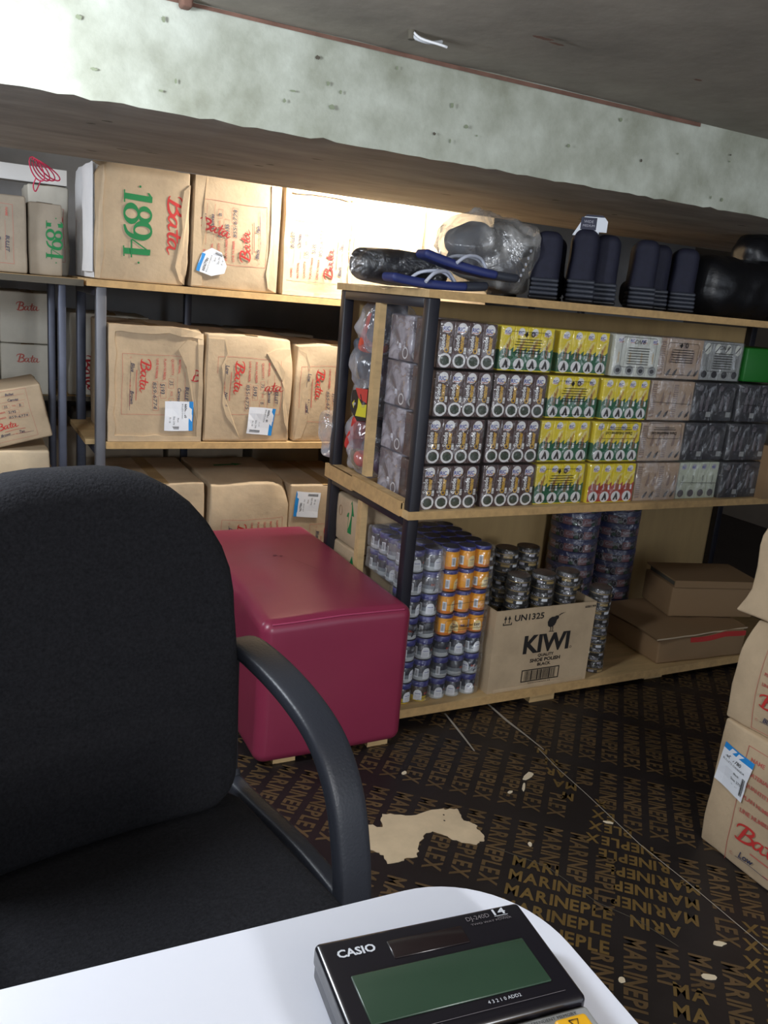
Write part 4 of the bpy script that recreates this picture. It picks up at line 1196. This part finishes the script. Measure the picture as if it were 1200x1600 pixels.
bag('clear bag of purple shoes below the topmost bag in the shelf side', (bx, 2.29, .955), (.18, .20, .16), 2, [('slipper', (-.01, -.04, -.02), (.10, .07, .11), 'stuff_purple', .3), ('slipper', (-.03, .05, .02), (.08, .035, .13), 'stuff_slate', -.4)])
t = bag('clear bag with a bold red and yellow patch, middle of the shelf side', (bx, 2.275, .855), (.17, .20, .13), 3, [('slipper', (.02, .03, -.01), (.09, .06, .10), 'stuff_slate', .3)])
g = G(); P = Print()
P.poly([(-.056, .030), (.050, .050), (.052, -.045), (-.006, -.056), (-.056, -.030)], M['stuff_black']); P.poly([(-.034, .040), (.05, .046), (.05, .002), (-.008, .014)], M['stuff_red'])
P.poly([(-.008, .014), (.018, -.004), (.05, .002), (.05, -.036), (-.022, -.042), (-.010, -.014)], M['stuff_yellow']); P.poly([(-.050, -.008), (-.034, .004), (-.036, -.022)], M['stuff_yellow']); P.line([(.004, .026, .006), (.018, .006, .006), (.048, .004, .004)], 0, M['stuff_black'])
g.prn(P, (-.087, -.02, 0), (0, -1, 0), (0, 0, 1), (-1, 0, 0), .001); g.prn(Print().poly([(-.056, .030), (-.056, -.030), (-.006, -.056), (.052, -.045), (.05, .05)], M['stuff_black']), (-.086, -.02, 0), (0, -1, 0), (0, 0, 1), (1, 0, 0), .0)
g.obj('printed_patch', t, label='black patch with red and yellow shapes')
bag('clear bag of slate slippers below the patterned bag', (bx, 2.29, .755), (.18, .20, .15), 4, [('slipper', (.0, -.03, .0), (.10, .035, .15), 'stuff_slate', .7), ('slipper', (-.03, .04, .0), (.10, .03, .12), 'stuff_red', .5)])
bag('clear bag with an orange toe showing, lowest in the shelf side', (bx, 2.285, .685), (.18, .20, .11), 5, [('slipper', (-.05, .0, .0), (.05, .05, .05), 'stuff_orange', 0), ('slipper', (.02, -.03, -.01), (.09, .09, .07), 'stuff_purple', 0)])
bag('small clear bag bulging out behind the rear black post', (1.10, 2.46, .72), (.10, .08, .16), 6, [('slipper', (.01, .0, -.01), (.05, .04, .11), 'stuff_slate', 0)])

# ------------------------------------------------------------------ shoes and bags on the shelf top
TZ = 1.1925
def boot_meshes():
    g = G()
    def D(p):
        q = Vector(p); f = p.z/.19
        q.x *= 1-.10*f*f; q.y += .012*math.sin(f*3)
        q += noise.noise_vector(p*16)*.003
        return q
    g.fn = D
    g.rbox((0, 0, .115), (.078, .12, .155), .027, 'navy', (4, 4, 8), 4)
    g.rbox((0, .10, .045), (.076, .20, .085), .030, 'navy', (3, 5, 3), 4)
    body = g.mesh('upper')
    g = G()
    for k in range(5):      # ribbed rubber heel band
        g.rbox((0, -.012, .008+k*.0120), (.079-.0010*k, .108, .0115), .0055, 'grey_rubber' if k else 'black_rubber', (3, 4, 1), 2)
    return body, g.mesh('ribbed_heel')
BT = boot_meshes()
def boot(x, y, rz, label, s=1.0):
    t = empty('ankle_boot', label, 'boot', (x, y, TZ), rz, 'navy boots on the shelf top')
    for nm, me in (('upper', BT[0]), ('ribbed_heel', BT[1])):
        link(nm, me, t).scale = (1, 1, s)
    return t
b0 = boot(1.470, 1.965, -.62, 'navy boot with a white dotted seam beside the clear bag', .93)
g = G()
for k in range(7):
    a = k/6
    g.rbox((-.041-.028*a**1.0, -.064+.012*a, .150-.105*a**.75), (.006, .004, .008), .0018, 'strap_white', 1, 1)
g.obj('white_stitching', b0)
b1 = boot(1.585, 1.955, -.62, 'navy boot carrying a white and dark size tag', 1.02)
g = G(); P = Print()
P.poly([(-.045, 0), (.012, 0), (.022, .012), (.045, .012), (.045, .040), (.036, .050), (-.018, .050)], M['label_white']); P.rect(-.026, .016, .016, .048, M['tag_dark']); P.poly([(-.018, .050), (-.012, .055), (.030, .055), (.036, .050)], M['tag_dark'])
P.text('WIDE', -.018, .034, .007, M['silver_ink']); P.text('MEDIUM', -.020, .024, .006, M['silver_ink']); P.text('45 11', -.030, .005, .006, M['silver_ink'])
g.prn(P, (0.005, -.040, .178), (1, 0, 0), (0, 0, 1), (0, -1, 0), .001); g.bx((-.02, -.039, .178), (.03, -.0385, .226), 'label_white')
g.obj('size_tag', b1, label='white card tag with a dark panel')
boot(1.672, 1.965, -.62, 'navy boot right of the tagged boot', .99)
boot(1.812, 1.960, -.62, 'navy boot in the middle of the right-hand four', 1.0)
boot(1.885, 1.985, -.62, 'navy boot squeezed narrow behind its left neighbour', .97)
boot(1.972, 1.962, -.62, 'navy boot at the right end, next to black plastic', .96)
for k, x in enumerate((1.53, 1.70, 1.86)):
    boot(x, 2.24, PI-.62, 'dark boot of the back row, %s' % ('behind the dotted-seam boot', 'behind the tagged boot', 'behind the right-hand boots')[k], 1.0)
def crumple_bag(label, c, size, seed, mt, amp, content=(), name='plastic_bag', freq=9, group=None, sag=.1):
    t = empty(name, label, 'bag', c, 0, group)
    crumple((0, 0, 0), size, seed, mt, 18, amp, freq, sag=sag).obj('film', t)
    for nm, off, sz, m_, rz in content:
        g = G(); g.fn = lambda p, s=seed: p+noise.noise_vector(p*12+Vector((s, 1, 2)))*.008
        g.rbox((0, 0, 0), sz, min(sz)*.45, m_, (5, 5, 5), 3); o = g.obj(nm, t, off); o.rotation_euler = rz
    return t
crumple_bag('large crumpled clear bag over dark shoes on the shelf top', (1.315, 2.02, TZ+.110), (.30, .20, .205), 11, 'bag_grey', .03,
            [('shoe', (.0, .01, -.035), (.22, .12, .10), 'navy', (0, .2, 0)), ('shoe', (.06, .02, .035), (.16, .10, .06), 'black_rubber', (0, .1, 0)), ('shoe', (-.07, .0, .03), (.12, .10, .07), 'stuff_slate', (0, -.4, 0))])
crumple_bag('shiny black folded shoes in clear film at the shelf top left corner', (1.045, 2.07, TZ+.052), (.34, .17, .115), 12, 'wrap', .016,
            [('shoe', (.03, .0, -.003), (.27, .13, .085), 'black_plastic', (0, 0, .05))])
crumple_bag('black plastic bag slumped at the right end of the shelf top', (2.225, 2.02, TZ+.093), (.40, .24, .185), 13, 'black_plastic', .014, freq=6, sag=0)
g = crumple((0, 0, 0), (.15, .14, .215), 15, 'black_plastic', 10, .012); t = empty('plastic_bag', 'peaked black plastic bag rising to the beam at the right edge', 'bag', (2.36, 2.04, TZ+.165)); g.obj('film', t)
crumple_bag('flat black plastic bag at the far right of the shelf top', (2.50, 1.99, TZ+.05), (.34, .20, .11), 16, 'black_plastic', .02, sag=0)
def slipper(label, loc, rz, ry):
    t = empty('rubber_slipper', label, 'slipper', loc, 0, 'blue rubber slippers', (0, ry, rz))
    g = G()
    def D(p):
        q = Vector(p); u = p.x/.145
        q.y *= .82+.18*math.sin(u*2.2+.6); q.z += .010*u*u
        return q
    g.fn = D
    g.rbox((-.04, 0, .0115), (.21, .10, .022), .010, 'navy_rubber', (8, 4, 1), 3); g.obj('sole', t)
    g = G(); g.fn = D; g.rbox((.085, 0, .0115), (.10, .094, .0225), .011, 'grey_rubber', (4, 4, 1), 3); g.obj('toe_end', t)
    g = G()
    for s in (-1, 1):
        g.tube(crom([(-.06, s*.044, .016), (-.03, s*.036, .040), (.02, s*.012, .046), (.055, 0, .022)], 6), .0045, 'strap_white', 8)
    g.obj('strap', t)
    return t
slipper('blue slipper with grey end and white strap, lying flat on the shelf edge', (1.115, 1.935, TZ), 0.03, 0)
slipper('blue slipper with grey end lying tilted on the flat one', (1.215, 1.955, TZ+.046), -.06, .14)

# ------------------------------------------------------------------ ottoman
t = empty('ottoman', 'large pink vinyl ottoman box standing beside the shelf', 'ottoman', (.845, 2.16, 0))
g = G()
def D(p):
    q = Vector(p); u, v = p.x/.205, p.y/.39
    if p.z > .3: q.z += .012*max(0, 1-u*u)*max(0, 1-v*v) - .010*max(0, -u)*max(0, 1-abs(v+.25)*1.6) - .006*max(0, -u)*max(0, -v)
    if p.z > .2 and u < -.5: q.x += .018*max(0, 1-abs(v+.35)*2)*(p.z/.4)
    if p.y > 0: q.x += .0
    q += noise.noise_vector(p*5)*.003
    return q
g.fn = D
g.rbox((0, 0, .2075), (.41, .78, .387), .030, 'vinyl_pink', (14, 20, 10), 5)
P = Print().line([(.02, .0), (.055, -.09)], .0012, M['scuff']); blob(-.02, .05, .008, .006, 'scuff', 8, 10, P); blob(-.005, .04, .006, .004, 'scuff', 9, 10, P)
g.prn(P, (0, 0, .401), (1, 0, 0), (0, 1, 0), (0, 0, 1), .0015)
g.obj('vinyl_cover', t)
g = G(); g.fn = D
pts = [(-.178+.356*k/20, -.383, .3925) for k in range(21)]
g.tube(pts, .0022, 'vinyl_seam', 6); g.obj('seam', t)
for x in (-.12, .145):
    for y in (-.345, .345):
        g = G().bx((x-.03, y-.022, 0), (x+.03, y+.022, .018), 'wood'); g.obj('foot', t)

# ------------------------------------------------------------------ office chair
ch = empty('office_chair', 'black fabric office chair with loop armrests in front of the white table', 'chair', (.145, 1.025, 0), math.radians(11))
def rrect(hw, z0, z1, rb, rt, n=9, wb=1.0, pw=1.0):
    pts = []
    for cx, cz, r, a in ((hw-rt, z1-rt, rt, 0), (-hw+rt, z1-rt, rt, PI/2), (-hw+rb, z0+rb, rb, PI), (hw-rb, z0+rb, rb, 1.5*PI)):
        for k in range(n):
            b = a+(PI/2)*k/(n-1)
            pts.append((cx+r*math.cos(b), cz+r*math.sin(b)))
    out = []
    for i in range(len(pts)):       # add points on the straight runs
        a, b = pts[i], pts[(i+1) % len(pts)]
        L = math.hypot(b[0]-a[0], b[1]-a[1]); k = max(1, int(L/.03))
        for j in range(k): out.append((a[0]+(b[0]-a[0])*j/k, a[1]+(b[1]-a[1])*j/k))
    return out
g = G()
def lean(p):
    h = p.z-.44
    q = Vector(p); q.y += h*.16 + .10*h*h - .02; q.x *= 1.0 - .10*max(0, (.62-p.z))/.18*0.8
    q.y -= .018*(p.x/.22)**2*(-1)*-1
    for zs in (.735, .675, .615, .555):       # stitched channels
        if p.y < 0: q.y += .006*math.exp(-((p.z-zs)/.009)**2)
    return q
g.fn = lean
ol = rrect(.205, .455, .922, .05, .165)
prof = [(.90, .045), (.97, .040), (1.0, .022), (1.0, .0), (.985, -.018), (.95, -.027)] + [(s, -.032-.004*(1-s)) for s in (.90, .82, .74, .66, .58, .5, .42, .34, .26, .18, .1, .04)]
g.pillow(ol, prof, 'xz', 'chair_fabric'); g.obj('backrest', ch)
g = G()
so = rrect(.208, -.44, .01, .09, .05)
def seatD(p):
    q = Vector(p)
    if p.z > .43: q.z -= .012*max(0, 1-(p.x/.2)**2)*max(0, 1-((p.y+.21)/.2)**2); q.z -= .03*max(0, (-p.y-.34)/.1)**2
    return q
g.fn = seatD
g.pillow(so, [(.9, .385), (.97, .390), (1.0, .405), (1.0, .438), (.985, .452), (.95, .459)]+[(s, .462) for s in (.88, .76, .64, .5, .36, .2, .06)], 'xy', 'chair_fabric'); g.obj('seat', ch)
for sgn, nm in ((1, 'armrest'), (-1, 'armrest')):
    g = G()
    g.fn = lambda p, k=sgn: Vector((p.x-k*(p.y+.26)*.055, p.y, p.z))
    path = crom([(.040, .425), (.046, .52), (.050, .60), (.047, .642), (.022, .664), (-.05, .660), (-.13, .641), (-.190, .610), (-.230, .558), (-.252, .490), (-.262, .430), (-.262, .392)], 6)
    n = len(path); wx, th = [], []
    for i, (y, z) in enumerate(path):
        f = i/(n-1)
        wx.append(.024+.026*min(1, max(0, (f-.25)/.12))); th.append(.017+.006*min(1, max(0, (f-.25)/.2)))
    g.band(path, sgn*.243, wx, th, 'chair_plastic', .38)
    low = crom([(.042, .45), (.03, .434), (-.02, .430), (-.14, .426), (-.235, .410), (-.262, .395)], 6)
    g.band(low, sgn*.246, .026, .022, 'chair_plastic', .5)
    g.rbox((sgn*.21, -.06, .402), (.07, .05, .02), .004, 'chair_plastic', 1, 2); g.rbox((sgn*.21, -.20, .402), (.07, .05, .02), .004, 'chair_plastic', 1, 2)
    g.obj('armrest', ch)
g = G(); g.rbox((0, .065, .44), (.10, .03, .22), .008, 'chair_plastic', 2, 2); g.rbox((0, -.05, .378), (.10, .26, .02), .006, 'chair_plastic', 2, 2); g.obj('back_bracket', ch)
g = G(); g.lathe([(.028, .09), (.028, .26), (.018, .262), (.018, .385)], 'black_paint', 16, (0, -.2, 0)); g.obj('gas_column', ch)
g = G()
for k in range(5):
    a = 2*PI*k/5+.3
    g.tube([(0, -.2, .095), (.14*math.cos(a), -.2+.14*math.sin(a), .085), (.26*math.cos(a), -.2+.26*math.sin(a), .065)], [.022, .017, .013], 'chair_plastic', 10)
g.obj('star_base', ch)
for k in range(5):
    a = 2*PI*k/5+.3
    g = G(); g.M = Matrix.Translation((.26*math.cos(a), -.2+.26*math.sin(a), .025)) @ Matrix.Rotation(PI/2, 4, 'X'); g.lathe([(.018, -.02), (.025, -.016), (.025, .016), (.018, .02)], 'chair_plastic', 14); g.M = None
    g.tube([(.26*math.cos(a), -.2+.26*math.sin(a), .03), (.26*math.cos(a), -.2+.26*math.sin(a), .07)], .007, 'black_paint', 8); g.obj('caster', ch)

# ------------------------------------------------------------------ table and calculator
tb = empty('table', 'white table with rounded corner in the foreground holding a calculator', 'table', (0, 0, 0))
def table_outline():
    x0, y0, x1, y1, r = -.95, -.35, .369, .450, .085
    pts = []
    for cx, cy, rr, a in ((x1-r, y1-r, r, 0), (x0+r, y1-r, r, PI/2), (x0+r, y0+r, r, PI), (x1-r, y0+r, r, 1.5*PI)):
        pts += [(cx+rr*math.cos(a+k*PI/28), cy+rr*math.sin(a+k*PI/28)) for k in range(15)]
    c, s = math.cos(-.030), math.sin(-.030)
    return [(x1+(x-x1)*c-(y-y1)*s, y1+(x-x1)*s+(y-y1)*c) for x, y in pts]
ol = table_outline(); n = len(ol)
g = G(); g.add([(x, y, .75) for x, y in ol], [tuple(range(n))], 'table_top'); g.add([(x, y, .724) for x, y in ol], [tuple(reversed(range(n)))], 'table_top')
g.add([(x, y, .75) for x, y in ol]+[(x, y, .724) for x, y in ol], [(i+n, (i+1) % n+n, (i+1) % n, i) for i in range(n)], 'table_edge'); g.obj('tabletop', tb)
for x, y in ((.25, .33), (.25, -.25), (-.85, .36), (-.85, -.25)):
    g = G().rbox((x, y, .362), (.04, .04, .724), .004, 'grey_steel', 1, 1); g.obj('leg', tb)

ck = empty('calculator', 'black and silver desk calculator with green screen on the white table', 'calculator', (.1905, .4015, .7505), -.097)
W, DP = .1447, .192
def calc_z(y): return .026 if y > -.078 else .022      # y runs from 0 at the far edge towards the camera (negative)
g = G()
g.rbox((W/2, -DP/2, .010), (W, DP, .020), .005, 'calc_side', (1, 1, 1), 3); g.obj('base', ck)
g = G(); g.rbox((W/2, -.042, .018), (W+.001, .085, .016), .004, 'calc_black', (1, 1, 1), 3)
p = Print(); T = M['calc_text']; dmm = M['calc_dim']
p.text('CASIO', .0105, -.0165, .0060, T, w=.0250, bold=.03)
p.text('DJ-240D', .102, -.0090, .0036, dmm, w=.017); p.text('14', .1225, -.0085, .0052, T, w=.009, bold=.02); p.rect(.122, -.0098, .132, -.0094, T); p.text('DIGITS', .1235, -.0118, .0014, dmm, w=.008)
p.text('TWO WAY POWER', .103, -.0136, .0016, dmm, w=.030)
p.rect(.014, -.0770, .134, -.0767, dmm)
p.text('5/4 CUT UP', .033, -.0805, .0022, T, w=.019); p.text('4 3 2 1 0 ADD2', .084, -.0735, .0024, T, w=.022)
g.prn(p, (0, 0, .026), (1, 0, 0), (0, 1, 0), (0, 0, 1), .0003); g.obj('top_housing', ck)
g = G(); g.rbox((.0715, -.0500, .0262), (.117, .036, .0016), .0006, 'calc_lcd', 1, 1); g.obj('screen', ck, label='grey green display')
g = G(); g.rbox((.0700, -.0185, .0261), (.052, .0145, .0012), .0005, 'calc_solar', 1, 1); g.obj('solar_panel', ck)
g = G(); g.rbox((W/2, -.137, .016), (W-.002, .104, .012), .003, 'calc_silver', (1, 1, 1), 2)
p = Print(); p.text('INDEPENDENT MEMORY', .098, -.0905, .0020, M['black_ink'], w=.036)
g.prn(p, (0, 0, .022), (1, 0, 0), (0, 1, 0), (0, 0, 1), .0003); g.obj('keypad', ck)
for r_ in range(5):
    for c_ in range(5):
        g = G(); col = 'calc_yellow' if (r_ == 0 and c_ >= 3) else 'calc_side'
        cx, cy = .0185+c_*.0268, -.1005-r_*.0185
        g.rbox((cx, cy, .0235), (.0215, .0135, .007), .0025, col, 1, 2)
        if r_ == 0 and c_ == 4:
            g.prn(Print().line([(-.003, .003), (.003, .003), (0, -.003)], .0008, M['black_ink'], closed=True), (cx, cy, .027), (1, 0, 0), (0, 1, 0), (0, 0, 1), .0003)
        g.obj('key', ck, label='yellow key' if col == 'calc_yellow' else None)

# ------------------------------------------------------------------ scraps on the floor
torn = [(.813, 1.483), (.843, 1.464), (.850, 1.49), (.864, 1.509), (.89, 1.497), (.926, 1.481), (.97, 1.484), (1.013, 1.48), (1.02, 1.474), (1.043, 1.469), (1.040, 1.45), (1.034, 1.423), (1.046, 1.41), (1.054, 1.394), (1.046, 1.384), (1.049, 1.36), (1.04, 1.343), (1.027, 1.345), (1.014, 1.336), (.995, 1.35), (.973, 1.37), (.962, 1.392), (.945, 1.413), (.922, 1.409), (.905, 1.393), (.886, 1.374), (.880, 1.36), (.868, 1.345), (.845, 1.350), (.83, 1.345), (.796, 1.347), (.801, 1.375), (.790, 1.39), (.770, 1.409), (.775, 1.44), (.792, 1.46)]
rr = random.Random(2)
edge = []
for i in range(len(torn)):
    a, b = torn[i], torn[(i+1) % len(torn)]
    edge.append(a)
    for f in (.33, .66): edge.append((a[0]+(b[0]-a[0])*f+rr.uniform(-.003, .003), a[1]+(b[1]-a[1])*f+rr.uniform(-.003, .003)))
def flat(pts, z0, z1, mt):
    g = G(); n = len(pts)
    g.add([(x, y, z1) for x, y in pts], [tuple(range(n))], mt) if sum(pts[i-1][0]*pts[i][1]-pts[i][0]*pts[i-1][1] for i in range(n)) > 0 else g.add([(x, y, z1) for x, y in pts], [tuple(reversed(range(n)))], mt)
    g.add([(x, y, z1) for x, y in pts]+[(x, y, z0) for x, y in pts], [(i, (i+1) % n, (i+1) % n+n, i+n) for i in range(n)], mt)
    return g
g = flat(edge, .0002, .0020, 'paper')
P = Print()
for x, y in ((1.000, 1.457), (.990, 1.437)): P.ell(x, y, .0022, .003, M['hole'], 7)
g.prn(P, (0, 0, .002), (1, 0, 0), (0, 1, 0), (0, 0, 1), .0004)
g.obj('torn_paper', label='large torn beige scrap lying on the printed floor', category='paper scrap')
chips = [(1.298, 1.532, .022, .010, .5, 'rounded cream chip, largest one, on the floor before the open carton'), (1.257, 1.494, .020, .004, .9, 'thin cream splinter beside the largest floor chip'), (1.21, 1.486, .008, .005, .2, 'small cream chip left of the splinter'),
         (.997, 1.649, .009, .006, .4, 'cream chip on the floor in front of the ottoman'), (1.132, 1.295, .009, .005, 1.0, 'cream chip right of the torn scrap'), (1.216, .853, .018, .008, -.5, 'pointed cream chip at the bottom right of the floor'),
         (1.304, .908, .014, .006, -.4, 'brown-white chip near the right-hand cartons'), (1.055, .908, .008, .007, .3, 'small round chip near the table corner'), (1.365, 1.30, .012, .004, -.6, 'pinkish chip on the floor seam')]
for k, (x, y, a, b, an, lab) in enumerate(chips):
    rr = random.Random(40+k); n = 9
    pts = []
    for i in range(n):
        t_ = 2*PI*i/n; s = .75+.4*rr.random(); u, v = a*s*math.cos(t_), b*s*math.sin(t_)
        pts.append((x+u*math.cos(an)-v*math.sin(an), y+u*math.sin(an)+v*math.cos(an)))
    flat(pts, .0002, .0022, 'chip').obj('paper_chip', label=lab, category='paper chip', group='chips on the floor')
